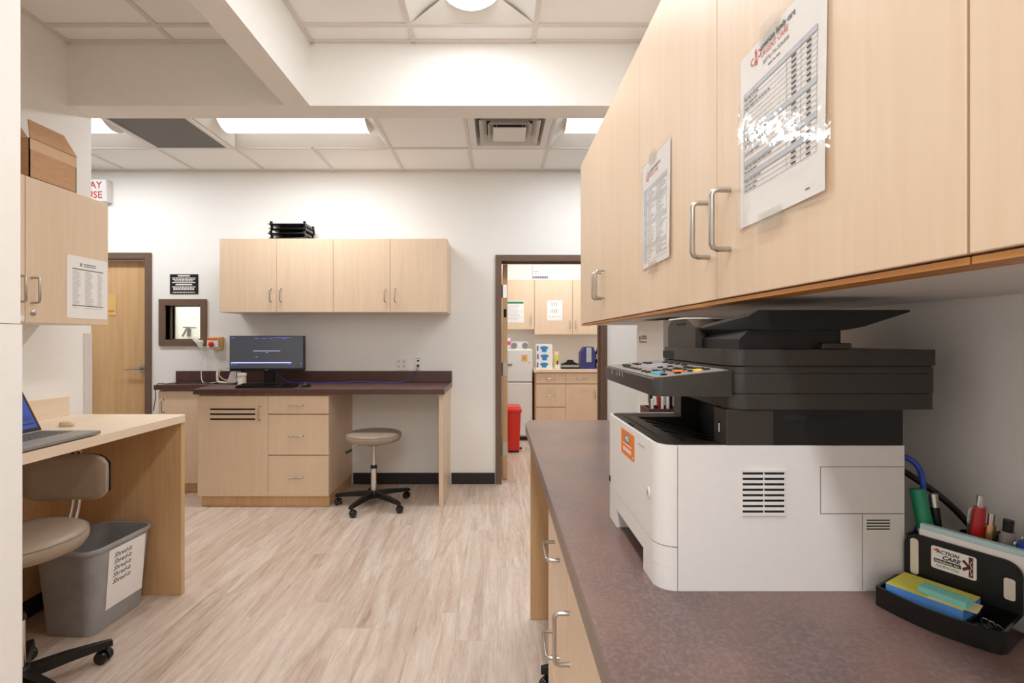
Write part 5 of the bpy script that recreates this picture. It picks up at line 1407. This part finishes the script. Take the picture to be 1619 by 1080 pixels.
# yellow tall bottle, white pump
t = thing('yellow_bottle', 'tall pale yellow bottle between the glove boxes and the tray', 'bottle', (0.775, 6.42, 0.9142))
build('bottle', prism(B(), rrect(-0.03, 0.03, -0.025, 0.025, 0.01), 'Z', 0, 0.22), 'note_cream', t, local=True, smooth=40)
build('label', box(B(), -0.024, 0.024, -0.0256, -0.025, 0.03, 0.17), 'note_yellow', t, local=True)
t = thing('pump_dispenser', 'small white pump dispenser in front of the yellow bottle', 'dispenser', (0.775, 6.31, 0.9142))
build('bottle', box(B(), -0.034, 0.034, -0.025, 0.025, 0, 0.055, 0.004), 'white_plastic', t, local=True)
build('pump', box(cyl(B(), (0, 0, 0.055), (0, 0, 0.10), 0.008, seg=10), -0.008, 0.008, -0.03, 0.01, 0.095, 0.105), 'black_plastic', t, local=True)
# black hole punch / paper tray
t = thing('hole_punch', 'black heavy hole punch on the supply room counter', 'hole punch', (0.948, 6.36, 0.9142))
build('base', box(B(), -0.118, 0.118, -0.06, 0.06, 0, 0.022, 0.004), 'black_plastic', t, local=True)
build('press_arm', prism(B(), [(-0.115, 0.06), (-0.05, 0.085), (-0.03, 0.115), (0.03, 0.115), (0.05, 0.085), (0.115, 0.06), (0.115, 0.045), (-0.115, 0.045)], 'Y', -0.03, 0.05), 'black_plastic', t, local=True)
build('rail', box(B(), -0.11, 0.11, -0.05, -0.035, 0.022, 0.05, 0.002), 'steel', t, local=True)
# blue case
t = thing('blue_case', 'dark blue storage case with a pale front label', 'case', (1.175, 6.38, 0.9142))
build('case', prism(B(), [(-0.10, 0), (0.085, 0), (0.085, 0.22), (0.06, 0.285), (-0.05, 0.285), (-0.10, 0.21)], 'Y', -0.09, 0.09), 'navy', t, local=True)
build('front_label', box(B(), -0.03, 0.035, -0.0915, -0.09, 0.09, 0.275), 'lcd_grey', t, local=True)
build('latch', box(B(), 0.085, 0.11, -0.03, 0.03, 0.14, 0.20, 0.003), 'black_plastic', t, local=True)
for k, (m_, lab) in enumerate((('black_plastic', 'row of dark small bottles beside the blue case'), ('orange', 'orange capped jar beside the blue case'))):
    t = thing('small_bottle', lab.replace('row of dark small bottles', 'tall dark bottle with white bands'), 'bottle', (1.318 - 0.01 * k, 6.42 - 0.14 * k, 0.9142))
    h = 0.27 if k == 0 else 0.10
    build('bottle', lathe(B(), [(0, 0), (0.032, 0), (0.032, h * 0.8), (0.016, h * 0.88), (0.016, h), (0, h)], seg=16), m_, t, local=True, smooth=40)
    build('band', cyl(B(), (0, 0, h * 0.45), (0, 0, h * 0.7), 0.0328, seg=16), 'paper', t, local=True, smooth=40)
# red bin
t = thing('red_bin', 'red lidded step bin on the floor inside the doorway', 'waste bin', (0.19, 5.72, 0))
loft(bm := B(), [[(x, y, 0.02) for x, y in rrect(-0.065, 0.065, -0.11, 0.11, 0.02)], [(x, y, 0.46) for x, y in rrect(-0.082, 0.082, -0.13, 0.13, 0.02)]])
build('body', bm, 'red', t, local=True, smooth=40)
loft(bm := B(), [[(x, y, 0.46) for x, y in rrect(-0.09, 0.09, -0.14, 0.14, 0.02)], [(x, y, 0.49) for x, y in rrect(-0.092, 0.092, -0.142, 0.142, 0.02)], [(x, y, 0.525) for x, y in rrect(-0.07, 0.07, -0.115, 0.115, 0.02)]])
build('lid', bm, 'red', t, local=True, smooth=30)
build('foot', box(B(), -0.06, 0.06, -0.1, 0.1, 0.0, 0.02), 'black_base', t, local=True)
build('pedal', box(B(), 0.06, 0.10, -0.03, 0.03, 0.02, 0.035, 0.003), 'black_plastic', t, local=True)

for o in bpy.data.objects:
    if o.type == 'MESH' and o.parent is None and 'kind' not in o and 'category' not in o: print('UNTAGGED', o.name)
